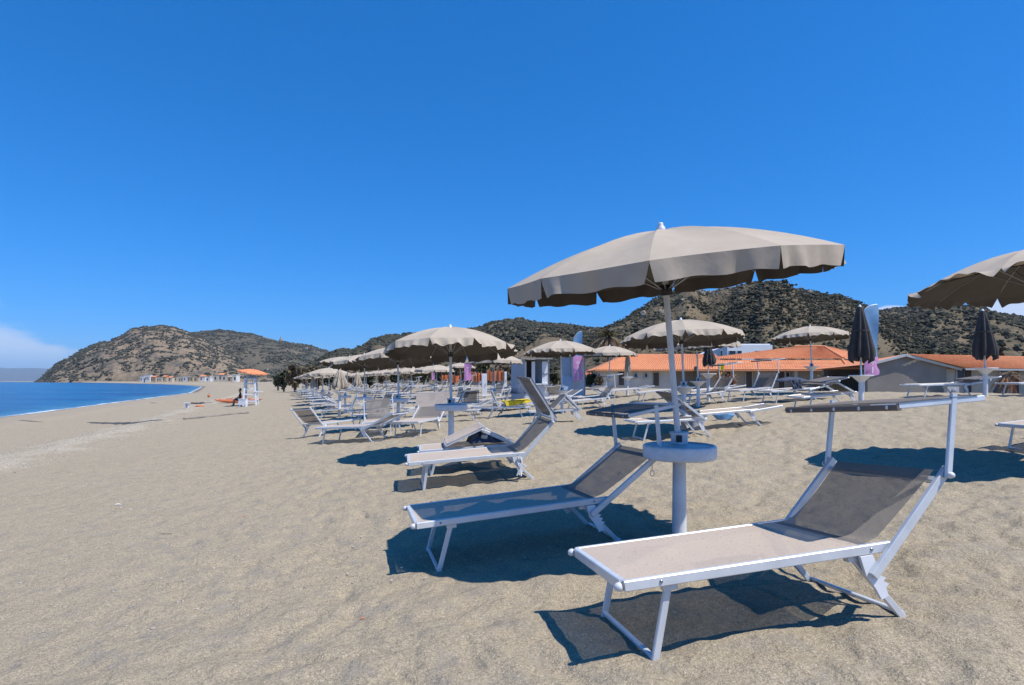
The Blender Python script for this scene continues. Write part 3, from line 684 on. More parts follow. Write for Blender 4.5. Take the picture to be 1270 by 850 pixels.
up_at('open parasol at the seaward end of the rows with one side dipping', 428, 27.5, 441, 24, 'drum', (.08, .10), tz=.8, fine=False, flap=.135, swing=(.2, 1.3))
up_at('open parasol behind the lounger with the yellow towel', 613, 25.5, 436, 25, 'cone', tz=.8, fine=False)
up_at('open parasol in front of the two white kiosks', 697, 20.5, 421, 26, 'cone', (-.03, .03), tz=.8, flap=.135, swing=(.1, .9))
up_at('small open parasol below the dead palm crown', 756, 27.5, 428, 27, 'cone', tz=.85, fine=False)
up_at('open parasol just right of the big leaning pole', 848, 12.8, 394, 28, 'cone', (-.03, .05), tz=.95, flap=.14, swing=(.2, 1.1))
up_at('open parasol overlapped by the one right of the big leaning pole', 866, 18.0, 411, 29, 'cone', (-.05, -.02), tz=.8)
up_at('open parasol standing alone against the dark slope above the tiled roof', 1006.5, 21.0, 403, 30, 'cone', (-.015, .05), tz=.95, flap=.135, swing=(.1, 1.0))
def closed_at(label, px, Y, top, bottom, seed, lean=(0, 0), tzp=None, **kw):
    x = (px - CX)/F*Y; z = gz(x, Y); zt = CZ + (HY - top)/F*Y - z; zb = CZ + (HY - bottom)/F*Y - z
    tz = .75 if tzp is None else CZ + (HY - tzp)/F*Y - z
    return closed(label, TR(x, Y, z), zt - zb, zb, seed=seed, lean=lean, tz=tz, **kw)
closed_at('nearest closed dark parasol standing in front of a feather banner', 1068, 14.2, 381, 447, 1, (-.02, 0), 466, r1=.26)
closed_at('closed dark parasol leaning left in front of the gable house', 1222, 15.6, 386, 444, 2, (-.05, 0), 457, r1=.26)
closed_at('closed parasol hanging low below the overlapped open parasol', 878.5, 20, 428, 453, 3, (0, 0), 464, r1=.2)
closed_at('narrow closed parasol against the tiled roof beside the small open one', 778, 27, 438, 462, 4, (0, 0), 468, r1=.13, mt=CANVAS)
closed_at('closed pale parasol with a loose skirt among the seaward rows', 421, 25, 459, 481, 5, (0, 0), 486, r1=.3, mt=CANVAS)
closed_at('small closed parasol in the far rows left of the loose skirted one', 388, 45, 467, 480, 6, (0, 0), 483, r1=.2, mt=CANVAS)
closed_at('small closed parasol between the second and third far poles', 443, 40, 463, 477, 7, (0, 0), 481, r1=.25, mt=CANVAS)

# rows of parasols and loungers running away along the beach
a_v, s_v = Vector((.93, .37)), Vector((-.37, .93))
FARB = 'loungers in the far rows of parasols'
ordn = ['first', 'second', 'third', 'fourth', 'fifth', 'sixth', 'seventh', 'eighth', 'ninth', 'tenth', 'eleventh', 'twelfth']
states = [(.05, 'lying flat'), (.35, 'with slightly raised back'), (.75, 'with half raised back'), (1.15, 'with steep back'), (.75, 'with sunshade up'), (2.7, 'folded forward')]
rrn = random.Random(42); nb = 0
for ri, u in enumerate((3.0, 8.9, 14.2)):
    for ki in range(9):
        s = 35.5 + 6.4*ki + rrn.uniform(-.5, .5); uu = u + rrn.uniform(-.4, .4)
        p = a_v*uu + s_v*s
        rown = ['seaward', 'middle', 'inland'][ri]
        if not (ri == 2 and ki % 3 == 1):
            parasol('small distant parasol, %s along the %s far row' % (ordn[ki], rown), TR(p.x, p.y, gz(p.x, p.y), rrn.uniform(0, 3)), rim=2.0, hd=.34, seed=60 + (ki + ri*3) % 4, phase=0, tray='cone', fine=False, tz=.8, key=('far', (ki + ri*3) % 4))
        for sd_ in (-1, 1):
            q = p + s_v*(1.15*sd_) + a_v*rrn.uniform(-.5, .3); st = rrn.randrange(6); ba, txt = states[st]
            lounger('white lounger %s, %s side of %s place in %s far row' % (txt, 'near' if sd_ < 0 else 'far', ordn[ki], rown), on_sand(q.x, q.y, .38 + rrn.uniform(-.25, .25)), ba=ba, shade=UP(.75) if st == 4 else None, group=FARB)
# the nearer places of those rows
MIDB = 'loungers in the middle rows of parasols'
spots = [(3.0, 19.6, 'behind the half hidden parasol on the sea side'), (3.2, 23.4, 'seaward of the loose skirted parasol'), (2.2, 26.0, 'at the seaward end of the rows'), (3.4, 28.6, 'under the parasol with one side dipping'), (2.8, 31.5, 'just beyond the dipping parasol'),
         (5.4, 18.4, 'left of the big parasol crowd'), (6.4, 21.5, 'in the walkway behind the peach sunshade'), (6.8, 25.3, 'left of the parasol behind the yellow towel'), (8.2, 23.2, 'in front of the parasol behind the yellow towel'), (9.6, 26.6, 'behind the parasol behind the yellow towel'),
         (8.6, 30.0, 'inland of the far poles'), (6.0, 30.6, 'between the seaward and middle far rows'), (11.2, 23.0, 'before the first kiosk'), (12.0, 27.5, 'beside the first kiosk'), (4.6, 26.8, 'between two middle poles'), (10.6, 19.2, 'right of the parasol in front of the kiosks'),
         (5.2, 22.8, 'behind the white framed chair'), (7.4, 18.6, 'behind the low brown frame'), (11.0, 31.2, 'near the orange netting'), (13.2, 31.0, 'below the feather banner far left')]
for i, (u, s, where) in enumerate(spots):
    q = a_v*u + s_v*s; st = rrn.choice((0, 1, 2, 2, 3, 4, 5)); ba, txt = states[st]
    lounger('white lounger %s, %s' % (txt, where), on_sand(q.x, q.y, .38 + rrn.uniform(-.35, .35) + (2.6 if i % 6 == 5 else 0)), ba=ba, shade=UP(.75) if st == 4 else None, group=MIDB)

# ------------------------------------------------------------------ cloths and bags left on the loungers
YEL = mat('yellow_towel', (.80, .60, .03), .9, .2, 12, bmp=.5, bscale=40)
def cloth(name, label, cat, pts, mt, thick=.02, wob=.02, seed=0):
    a, b, c, d = [Vector(p) for p in pts]; m = MB(); n = (b-a).cross(d-a).normalized()
    rs = random.Random(seed); ph = [rs.uniform(0, 6) for _ in range(4)]
    def f(u, v, o=0): return a.lerp(b, u).lerp(d.lerp(c, u), v) + n*(o + wob*math.sin(u*9+ph[0])*math.sin(v*7+ph[1]) + wob*.5*math.sin(u*21+ph[2]))
    m.grid(lambda u, v: f(u, v), 16, 8); m.grid(lambda u, v: f(u, v, -thick), 16, 8)
    return tag(m.build(name, mt), label, cat)
yq = lambda *v: YT.matrix_world @ Vector(v)
tw = cloth('beach_towel', 'bright yellow towel lying across a lounger', 'towel', [yq(1.12, -.03, .40), yq(.02, -.03, .40), yq(-.02, .745, .395), yq(1.08, .745, .395)], YEL, .012, .006, 1)
he = cloth('hanging_edge', None, None, [yq(1.08, .75, .40), yq(-.02, .75, .40), yq(.0, .765, .30), yq(1.02, .77, .20)], YEL, .008, .006, 2); he.parent = tw
BLUEB = mat('blue_nylon', (.16, .36, .62), .6, .2, 20, bmp=.4, bscale=30)
g = at_ground(893, 512, .2); Y = g.y
m = MB(); c = P(897, 516.5, Y)
m.grid(lambda u, v: (c.x + (.27 + .03*math.sin(v*9))*math.cos(2*math.pi*u)*(.55 + .45*math.sin(math.pi*min(1, v*1.0+.12))), c.y + .16*math.sin(2*math.pi*u), c.z + .075 - .15*v + .01*math.sin(u*18)), 20, 6)
tag(m.build('hanging_bag', BLUEB), 'blue bag slung under the seat of a lounger', 'bag')
GREYC = mat('grey_cloth', (.30, .31, .33), .9, .2, 8, bmp=.4, bscale=20); NAVY = mat('navy_cloth', (.05, .065, .10), .9, .25, 8, bmp=.4, bscale=20)
g = at_ground(857, 524, .2); Y = g.y - .1
m = MB(); c = P(857, 517, Y)
m.grid(lambda u, v: (c.x - .24 + .52*u - .22*v*(u-.2), c.y + .03*math.sin(u*8) + .1*v*math.sin(u*5), c.z + .04 - (.34 - .1*u)*v), 14, 10); tag(m.build('hanging_cloth', GREYC), 'grey mesh cloth hanging below a lounger behind the big pole', 'cloth')
def heap(name, label, cat, px, py, Y, w, h, mt, seed, dz=0):
    c = P(px, py, Y); rs = random.Random(seed); ph = [rs.uniform(0, 6) for _ in range(6)]; m = MB()
    def f(u, v):
        a = 2*math.pi*u; r = math.sin(math.pi*(.5 + .5*v)) ** .6; k = 1 + .18*math.sin(3*a+ph[0]) + .1*math.sin(7*a+ph[1])
        return (c.x + w*.5*r*k*math.cos(a), c.y + w*.35*r*k*math.sin(a), c.z + h*v + .05*h*math.sin(5*a+ph[2])*(1-v))
    m.grid(f, 28, 10); return tag(m.build(name, mt), label, cat)
g = at_ground(598, 551, .37); heap('folded_tarpaulin', 'dark blue and white cloth bundled under the folded lounger', 'cloth', 600, 548, 8.45, .55, .16, NAVY, 3)
g = at_ground(643, 487); heap('covered_pile', 'pile of loungers under a dark blue cover beside the first kiosk', 'covered pile', 645, 488, 24, .8, .42, mat('blue_cover', (.05, .08, .14), .8, .3, 5, bmp=.4, bscale=12), 4)
heap('folded_tarpaulin', 'dark navy cloth heaped on the lounger below the tiled house', 'cloth', 981, 473.5, 17.3, .8, .14, NAVY, 5)
cloth('hanging_cloth', 'navy cloth hanging over the edge of the piled lounger below the tiled house', 'cloth', [P(979, 472, 17.0), P(992, 471, 17.05), P(994, 482, 17.05), P(984, 483, 17.0)], NAVY, .01, .02, 6)
for px, py, hgt, lab in ((535.5, 499, 17, 'dark navy cover hanging beside a lounger left of the second pole'), (553.5, 501, 22, 'black cover hanging on a lounger next to the second pole')):
    gg = at_ground(px, py + 6); Y = gg.y; cloth('hanging_cover', lab, 'cover', [P(px-3.5, py-hgt*.7, Y), P(px+4, py-hgt*.72, Y+.1), P(px+4, py, Y+.1), P(px-3, py, Y)], NAVY, .02, .02, int(px))

# ------------------------------------------------------------------ houses
def tile_mat():
    m, nt, b = nodes_of('terracotta_tiles'); L = nt.links.new
    n1 = noise(nt, .5, 6, .75); n2 = noise(nt, 7, 4, .8)
    x = N(nt, 'ShaderNodeMix', data_type='RGBA'); x.inputs[0].default_value = .45
    L(ramp(nt, n1, [(.35, (.54, .185, .08)), (.6, (.72, .285, .125))]), x.inputs[6]); L(ramp(nt, n2, [(.34, (.36, .115, .05)), (.5, (.68, .265, .12)), (.7, (.78, .40, .22))]), x.inputs[7])
    L(x.outputs[2], b.inputs['Base Color']); b.inputs['Roughness'].default_value = .85; return m
TILE = tile_mat()
WALLW = mat('cream_render', (.56, .52, .45), .9, .16, .8); WALLT = mat('tan_render', (.36, .29, .21), .9, .1, .8); WALLG = mat('grey_render', (.235, .215, .185), .9, .14, .7)
WHITE = mat('white_render', (.84, .84, .83), .8, .05, .5); GLASS = mat('window_glass', (.03, .045, .06), .12, .1, 2); WOODD = mat('dark_door_and_inner_shade', (.07, .05, .04), .6, .2, 4)
TRIM = mat('white_trim', (.50, .50, .49), .6, .06, 3); BEIGE = mat('beige_trim', (.47, .42, .34), .8, .08, 3); CONC = mat('weathered_concrete', (.35, .32, .28), .95, .15, 1.5)
def tiled(m, a, b, c, d, pitch=.26, amp=.045, rows=None):
    """barrel-tiled slope: a-b along the eave, d-c along the ridge"""
    a, b, c, d = [Vector(p) for p in (a, b, c, d)]; n = (b-a).cross(d-a).normalized()
    if n.z < 0: n = -n
    k = max(4, int((b-a).length/pitch)); nu = k*4; nv = rows or max(3, int((d-a).length/.38))
    dn = (a - d).normalized()
    vs = []; fs = []
    for j in range(nv):
        for e in (0, 1):
            v = (j + e)/nv
            for i in range(nu + 1):
                u = i/nu; q = a.lerp(b, u).lerp(d.lerp(c, u), v)
                wv = abs(math.sin(math.pi*u*k)); q = q + n*(amp*wv + (.03 if e == 0 else .0)) ; vs.append(q)
        o = j*2*(nu+1)
        fs += [(o+i, o+i+1, o+nu+1+i+1, o+nu+1+i) for i in range(nu)]
        if j: fs += [(o-(nu+1)+i, o-(nu+1)+i+1, o+i+1, o+i) for i in range(nu)]
    m.add(vs, fs, False)
def window_on(parent, x, y, z, w, h, mt=GLASS, name='window', sill=True):
    m = MB(); t = .07
    for cx, cz, sx, sz in ((0, h/2 - t/2, w, t), (0, -h/2 + t/2, w, t), (-w/2 + t/2, 0, t, h - 2*t), (w/2 - t/2, 0, t, h - 2*t)): m.box((x + cx, y - .04, z + cz), (sx, .1, sz))
    if sill: m.box((x, y - .08, z - h/2 - .04), (w + .14, .2, .06))
    f = m.build(name, TRIM if name == 'window' else BEIGE, parent); m = MB(); m.box((x, y + .0, z), (w - 2*t, .05, h - 2*t)); m.build('pane' if name == 'window' else 'leaf', mt, f)
def wallbox(m, x0, x1, y0, y1, z0, z1): m.box(((x0+x1)/2, (y0+y1)/2, (z0+z1)/2), (x1-x0, y1-y0, z1-z0))
PX = lambda px, Y: (px - CX)/F*Y
PZ = lambda py, Y: CZ + (HY - py)/F*Y
# long tiled house on the left
Y = 62.0; D = 8.0
h = thing('tiled_house', 'long low house with an orange hip roof and small square windows in a pale wall', 'house', TR(0, 0, 0))
ez, rz = PZ(459, Y), PZ(439.5, Y + D/2)
x0, x1 = PX(738, Y), PX(892, Y); m = MB(); wallbox(m, x0 + .7, PX(838, Y), Y + .7, Y + D, -.4, ez + .05); m.build('wall', WALLW, h)
m = MB(); wallbox(m, PX(838, Y) + .003, x1 + 1, Y + 1.3, Y + D, -.4, ez + .05); m.build('brick_wall', WALLT, h)
m = MB(); xr = PX(775, Y) + .8
A, B_, C_, D_ = (x0, Y, ez), (x1 + 1, Y, ez), (x1 + 1, Y + D/2, rz), (xr, Y + D/2, rz)
tiled(m, A, B_, C_, D_); m.poly([(x0, Y, ez), (xr, Y + D/2, rz), (x0, Y + D, ez)]); m.poly([(x0, Y + D, ez), (xr, Y + D/2, rz), (x1 + 1, Y + D/2, rz), (x1 + 1, Y + D, ez)])
m.bar((x0, Y - .03, ez - .06), (x1 + 1, Y - .03, ez - .06), .1, .14); rf = m.build('roof', TILE, h)
m = MB(); yb = Y + D*.72; wallbox(m, PX(760, yb), PX(779, yb), yb, yb + 1.6, ez - .2, PZ(441, yb)); m.build('rooftop_block', CONC, rf)
for px in (790, 803): window_on(h, PX(px, Y), Y + .7, PZ(465.5, Y), .42, .5)
window_on(h, PX(815.5, Y), Y + .7, PZ(470.5, Y), .75, 1.55, WOODD, 'door', False); window_on(h, PX(772, Y), Y + .7, PZ(469.5, Y), .7, 1.6, WOODD, 'door', False)
# big stepped hip-roofed house in the middle
Y = 60.0; D = 13.0
h = thing('tiled_house', 'widest house with a stepped orange hip roof and dark doorways under the eaves', 'house', TR(0, 0, 0))
ez, mz, rz = PZ(458.5, Y), PZ(446.5, Y + 2.6), PZ(430.5, Y + 6.5)
x0, x1 = PX(888, Y), PX(1053, Y); m = MB(); wallbox(m, x0 - 1.2, x1 - .5, Y + 1.1, Y + D - 1, -.4, ez + .12); m.build('wall', WALLT, h)
m = MB(); xa, xb = PX(922, Y + 3), PX(1044, Y + 2.6); r0, r1 = PX(985, Y + 6.5), PX(1022, Y + 6.5)
tiled(m, (x0 - 2, Y, ez), (x1, Y, ez), (xb, Y + 2.6, mz), (x0 - 1.0, Y + 2.6, mz))
tiled(m, (x0 - .6, Y + 2.45, mz + .09), (xb + .1, Y + 2.45, mz + .09), (r1, Y + 6.5, rz), (r0, Y + 6.5, rz))
tiled(m, (x1, Y, ez), (PX(1135, Y + 12), Y + 12, ez), (PX(1100, Y + 10.5), Y + 10.5, mz), (xb, Y + 2.6, mz))
tiled(m, (xb + .1, Y + 2.45, mz + .09), (PX(1100, Y + 10.5), Y + 10.5, mz + .09), (r1 + 1.5, Y + 7.5, rz), (r1, Y + 6.5, rz))
m.bar((x0 - 2, Y - .03, ez - .07), (x1, Y - .03, ez - .07), .12, .16)
m.tube([(x1, Y, ez + .08), (xb, Y + 2.55, mz + .08)], .13, 8); m.tube([(xb + .1, Y + 2.45, mz + .18), (r1, Y + 6.5, rz + .07)], .13, 8); m.tube([(r0, Y + 6.5, rz + .06), (r1, Y + 6.5, rz + .06)], .13, 8)
m.build('roof', TILE, h)
m = MB(); wallbox(m, x1 - .62, x1 + 4.2, Y + 1.7, Y + D - 1.5, -.4, ez + .0); m.build('side_wall', WALLG, h)
for px in (907, 934, 975): window_on(h, PX(px, Y), Y + 1.1, PZ(472.5, Y), .78, 2.1, WOODD, 'door', False)
window_on(h, PX(972, Y) + .9, Y + 1.1, PZ(464.5, Y), .5, .6)
for px in (988.5, 1044):
    m = MB(); wallbox(m, PX(px, Y) - .16, PX(px, Y) + .16, Y + .2, Y + .52, -.4, ez - .16); m.build('porch_post', BEIGE, h)
# grey gable house on the right
Y = 46.0
h = thing('gable_house', 'house with a blank grey gable wall and an orange roof running off to the right', 'house', TR(0, 0, 0))
gL, gR, ap = PX(1076, Y), PX(1187, Y), PX(1121, Y); eL, eR, az_ = PZ(453, Y), PZ(457, Y), PZ(440.5, Y); b0 = -.3
m = MB(); m.prism([(gL, Y, b0), (PX(1174, Y), Y, b0), (PX(1174, Y), Y, PZ(455, Y)), (ap, Y, az_ - .03), (gL, Y, eL)], (0, .3, 0)); m.build('gable_wall', WALLG, h)
wl = PX(1174, Y); xw = 62.0
m = MB(); wallbox(m, wl + .003, xw, Y + .25, Y + .55, b0, PZ(458, Y) + .0); m.build('front_wall', BEIGE, h)
m = MB(); wallbox(m, gL + .02, xw, Y + 6.5, Y + 6.8, b0, eL - .2); m.build('back_wall', WALLG, h)
m = MB(); xe = 62.0
tiled(m, (PX(1190, Y), Y - .55, eR + .02), (xe, Y - .55, PZ(462.5, Y)), (xe, Y + 3.6, PZ(447.5, Y + 3.6)), (ap + .1, Y - .25, az_ + .06))
m.poly([(gL - .3, Y - .22, eL + .04), (ap + .1, Y - .22, az_ + .08), (xe, Y + 3.6, PZ(447.5, Y + 3.6)), (xe, Y + 8, eL - .2), (gL - .3, Y + 8, eL - .2)])
rf = m.build('roof', TILE, h)
m = MB(); m.bar((gL - .35, Y - .24, eL - .04), (ap, Y - .24, az_ - .02), .1, .2); m.bar((ap, Y - .24, az_ - .02), (PX(1190, Y), Y - .24, eR - .09), .1, .2); m.bar((PX(1190, Y), Y - .58, eR - .08), (xe, Y - .58, PZ(463.5, Y)), .08, .14); m.build('bargeboard', TRIM, rf)
window_on(h, PX(1194, Y), Y + .25, PZ(466, Y), .75, 1.2); window_on(h, PX(1203.5, Y), Y + .25, PZ(472, Y), .6, 2.2, WOODD, 'door', False); window_on(h, PX(1249, Y), Y + .25, PZ(467, Y), .9, 1.0)
window_on(h, PX(1262, Y), Y + .25, PZ(472, Y), .7, 2.2, WOODD, 'door', False)
ac = thing('air_conditioner', 'white air conditioner box standing before the gable house', 'air conditioner', TR(PX(1180, Y - 1), Y - 1.0, .15)); m = MB(); m.box((0, 0, .42), (.9, .38, .72)); m.build('casing', TRIM, ac); m = MB(); m.lathe([(.26, 0), (.24, .02), (.03, .03)], (.08, -.192, .42), 20, Matrix.Rotation(math.pi/2, 3, 'X')); m.build('fan_grille', GREYC, ac); m = MB(); m.box((0, 0, .03), (.94, .42, .06)); m.build('base', CONC, ac)
# white flat-roofed villa behind
Y = 115.0
h = thing('white_villa', 'white flat roofed villa with dark glass behind the tiled roofs', 'house', TR(0, 0, 0))
x0, x1, x2 = PX(902, Y), PX(921, Y), PX(958, Y); zt = PZ(428, Y); zb = -.5
m = MB(); wallbox(m, x1, x2, Y, Y + 9, zb, zt); wallbox(m, x0, x1 - .003, Y, Y + 9, zb, zt); m.build('wall', WHITE, h)
m = MB(); wallbox(m, x0 + .3, x2 - .3, Y + .3, Y + 8.7, zt - .02, zt + .25); m.build('roof', WHITE, h)
m = MB(); m.prism([(PX(879, Y), Y + 2, zb), (x0 - .01, Y + .02, zb), (x0 - .01, Y + .02, zt), (PX(879, Y), Y + 2, PZ(438.5, Y))], (0, 6, 0)); m.build('wing', mat('grey_white_render', (.60, .63, .66), .8, .05, .5), h)
for a, b in ((903.8, 912.5), (914, 920), (936, 955)):
    window_on(h, (PX(a, Y) + PX(b, Y))/2, Y, PZ(441, Y), PX(b, Y) - PX(a, Y), 1.9, GLASS, 'window', False)
window_on(h, PX(897, Y), Y + .5, PZ(441, Y), 1.0, 2.0, GLASS, 'window', False)

# ------------------------------------------------------------------ beach kiosks, boards and banners
SHADEB = mat('blue_grey_board_and_shade', (.42, .49, .57), .6, .08, 3)  # kiosk side walls take this blue-grey as painted shade
def kiosk(label, pxl, pxm, pxr, Y, top, base, openings):
    xl, xm, xr = PX(pxl, Y), PX(pxm, Y), PX(pxr, Y); zt = PZ(top, Y); zb = min(gz(xm, Y), PZ(base, Y)) - .05; d = (xm - xl)*1.1
    h = thing('beach_kiosk', label, 'kiosk', TR(xm, Y, zb)); W_, H_ = xr - xm, zt - zb; t = .06; s = xl - xm
    m = MB()
    m.prism([(0, 0, 0), (s, d, 0), (s, d, H_), (0, 0, H_)], (t, 0, 0)); m.prism([(W_, 0, 0), (W_ + s, d, 0), (W_ + s, d, H_), (W_, 0, H_)], (-t, 0, 0)); m.build('side_wall', SHADEB, h); m = MB(); m.prism([(s + t, d, 0), (W_ + s - t, d, 0), (W_ + s - t, d, H_), (s + t, d, H_)], (0, t, 0)); m.build('back_wall', WOODD, h)  # back wall coloured dark to put shade inside the kiosk
    m = MB(); z0 = 0
    if openings:
        zo = H_*.46; wallbox(m, t + .002, W_ - t - .002, 0, .05, 0, zo)
        for a, b in openings: wallbox(m, W_*a, W_*b, 0, .05, zo + .002, H_ - .1)
        wallbox(m, t + .002, W_ - t - .002, -.12, .16, zo + .0, zo + .06)
    else: wallbox(m, t + .002, W_ - t - .002, -.01, .05, 0, H_ - .02)
    m.build('front_panel', WHITE, h)
    m = MB(); m.prism([(-.15, -.25, H_), (W_ + .15, -.25, H_), (W_ + s + .15, d + .12, H_ + .04), (s - .15, d + .12, H_ + .04)], (0, 0, .07)); m.build('roof', CONC, h)
    return h
kiosk('open white kiosk with a counter and two dark openings', 634, 650, 681, 27, 446, 481, [(.05, .09), (.30, .44), (.72, .98)])
kiosk('closed white booth with a pink banner on its front', 697, 707, 726, 28, 442, 480, None)
g = at_ground(700, 481); Y = 27.6; ld = thing('leaning_board', 'grey board leaning against the side of the closed booth', 'board', TR(PX(701, Y), Y, gz(PX(701, Y), Y)))
m = MB(); m.bar((-.05, -.25, 0), (.12, .1, 1.15), .55, .04, (1, -.4, 0)); m.build('panel', SHADEB, ld)
m = MB(); m.bar((.16, -.28, 0), (.26, .1, 1.2), .05, .05, (1, 0, 0)); m.build('batten', GREYC, ld)
def cab(label, px, py0, py1, w, Y, mt=WHITE):
    x = PX(px, Y); z0 = gz(x, Y); H_ = PZ(py0, Y) - z0; wd = w/F*Y
    c = thing('white_cabinet', label, 'cabinet', TR(x, Y, z0)); m = MB(); wallbox(m, -wd/2, wd/2, 0, wd*.8, .1, H_); m.build('body', mt, c)
    m = MB(); wallbox(m, -wd*.42, wd*.42, -.025, -.003, .16, H_ - .08); m.build('door', mt, c); m = MB(); m.bar((wd*.3, -.05, H_*.5), (wd*.3, -.05, H_*.62), .02, .02); m.build('handle', BOLT, c); m = MB(); wallbox(m, -wd*.15, wd*.15, -.01, .3, -.1, .1); m.build('foot', GREYC, c)
cab('tall white cabinet alone on the sand left of the parasol pole', 600.5, 463.5, 479, 6, 36)
cab('narrow white cabinet right of the lone tall one', 645, 463, 478, 4.5, 40); cab('small white locker left of the open kiosk', 627, 461, 477, 3, 42)
PINK = mat('pink_banner', (.62, .28, .52), .7, .1, 4); FBLUE = mat('blue_banner', (.20, .38, .58), .6, .15, 3)
def banner(label, px, Y, top, mid, bot, wl, wr, split=None, marks=0, seed=0):
    x = PX(px, Y); z0 = gz(x, Y); b = thing('feather_banner', label, 'banner', TR(x, Y, z0)); zt, zm, zb = [PZ(p, Y) - z0 for p in (top, mid, bot)]; a, c = wl/F*Y, wr/F*Y; ph = seed
    m = MB(); n = 12; m.tube([(-a, .02, -.1), (-a, .02, zm)] + [(-a + (a + c)*.96*(1-math.cos(t/n*math.pi/2)), .02, zm + (zt - zm)*math.sin(t/n*math.pi/2)) for t in range(1, n+1)], .018, 6); m.build('pole', ALU, b)
    def side(v):                                                    # left edge of the sail at height fraction v of the upper part
        t = math.asin(min(1, v)); return -a + (a + c)*.96*(1 - math.cos(t))
    wv = lambda u, z: .05*math.sin(z*2.6 + u*2 + ph)*u
    m = MB(); zs = (PZ(split, Y) - z0) if split else zm - (zm - zb)*.30
    m.grid(lambda u, v: (lambda z: ((side((z - zm)/(zt - zm)) if z > zm else -a)*(1-u) + (c - .12*(zt - z)*.0)*u, wv(u, z), z))(zs + (zt - .02 - zs)*v), 6, 20); m.build('upper_sail', FBLUE, b)
    m = MB(); m.grid(lambda u, v: (-a*(1-u) + (c + .04*math.sin(v*9))*u, wv(u, zb + (zs - zb)*v), zb + (zs - zb)*v + .12*u*(1-v)), 6, 16); lo = m.build('lower_sail', PINK, b)
    if marks:
        m = MB(); rs = random.Random(seed + 5)
        zc = zb + (zs - zb)*.74; xx = (c - a)/2
        for ang in (0, math.pi/2): m.bar((xx - .09*math.cos(ang), -.09, zc - .09*math.sin(ang)), (xx + .09*math.cos(ang), -.09, zc + .09*math.sin(ang)), .006, .03)
        for i in range(marks):
            z = zc - .18 - i*(zs - zb)*.045
            if z < zb + .12: break
            m.bar((xx - .03, -.09, z), (xx + rs.uniform(.0, .05), -.09, z + .01), .006, .03)
        m.build('white_print', WHITE, lo)
banner('feather banner with blue tip and pink foot in front of the closed booth', 716.5, 27.4, 411, 428, 474, 5.6, 5.6, marks=12, seed=1)
banner('feather banner behind the nearest closed parasol', 1079, 21, 378, 386, 469, 6.5, 10, split=443, marks=7, seed=2)
banner('distant feather banner left of the parasol behind the yellow towel', 580, 44, 437.5, 441, 473, 4, 4.5, marks=6, seed=3)
banner('faint distant feather banner above the navy covers', 537, 60, 447, 450, 472, 1.6, 2.2, seed=4)
TORN = mat('orange_netting', (.62, .17, .05), .8, .25, 2.0)
def netting(label, px0, px1, Y, top, bot, seed):
    b = thing('net_fence', label, 'fence', TR(PX(px0, Y), Y, gz(PX(px0, Y), Y))); W_ = (px1 - px0)/F*Y; z0 = gz(PX(px0, Y), Y); zt = PZ(top, Y) - z0; zb = PZ(bot, Y) - z0; m = MB(); nx, nz_ = max(8, int(W_/.18)), 8
    rs = random.Random(seed); sg = [rs.uniform(-.18, .08) for _ in range(8)]
    def f(u, v): i = min(6, int(u*7)); return (W_*u, .08*math.sin(u*23), zb + (zt - zb)*v + (sg[i]*(1-(u*7-i)) + sg[i+1]*(u*7-i))*(.5 + .5*v))
    for i in range(nx): m.bar(f(i/nx, 0), f(i/nx, 1), .07, .02, (1, 0, 0), 0)
    for j in range(nz_ + 1):
        for i in range(nx): m.bar(f(i/nx, j/nz_), f((i+1)/nx, j/nz_), .02, .07, (0, 1, 0), 0)
    m.build('net', TORN, b)
    for k in range(4): m = MB(); m.tube([(W_*k/3, 0, -.2), (W_*k/3, 0, zt + .15)], .03, 6); m.build('stake', BOLT, b)
netting('orange plastic net fence left of the lone white cabinet', 584, 597, 50, 463, 473, 1); netting('orange plastic net fence behind the parasol pole by the lone cabinet', 604, 624, 52, 460.5, 472, 2)
netting('orange plastic net fence far off among the dead shrubs', 548, 572, 60, 465, 474, 3); netting('short orange net fence between the open kiosk and the small tiled roof', 672, 680, 60, 462, 472, 4)
# small tiled roof left of the palm
Y = 70.0; h = thing('tiled_shed', 'small shed with an orange tiled roof half behind the booth', 'shed', TR(0, 0, 0)); m = MB(); tiled(m, (PX(722, Y), Y, PZ(466, Y)), (PX(746, Y), Y, PZ(467, Y)), (PX(738, Y), Y + 3, PZ(459, Y+3)), (PX(722, Y), Y + 3, PZ(459, Y+3))); m.build('roof', TILE, h); m = MB(); wallbox(m, PX(722, Y), PX(743, Y), Y + .4, Y + 3, -.4, PZ(465, Y)); m.build('wall', CONC, h)
Y = 82.0; h = thing('tiled_shed', 'distant roof of orange tiles behind the parasol with the cabinets', 'shed', TR(0, 0, 0)); m = MB(); tiled(m, (PX(576, Y), Y, PZ(466, Y)), (PX(632, Y), Y, PZ(465, Y)), (PX(626, Y), Y + 4, PZ(459, Y+4)), (PX(582, Y), Y + 4, PZ(459, Y+4))); m.build('roof', TILE, h); m = MB(); wallbox(m, PX(580, Y), PX(628, Y), Y + .5, Y + 3.5, -.6, PZ(465.2, Y)); m.build('wall', CONC, h)

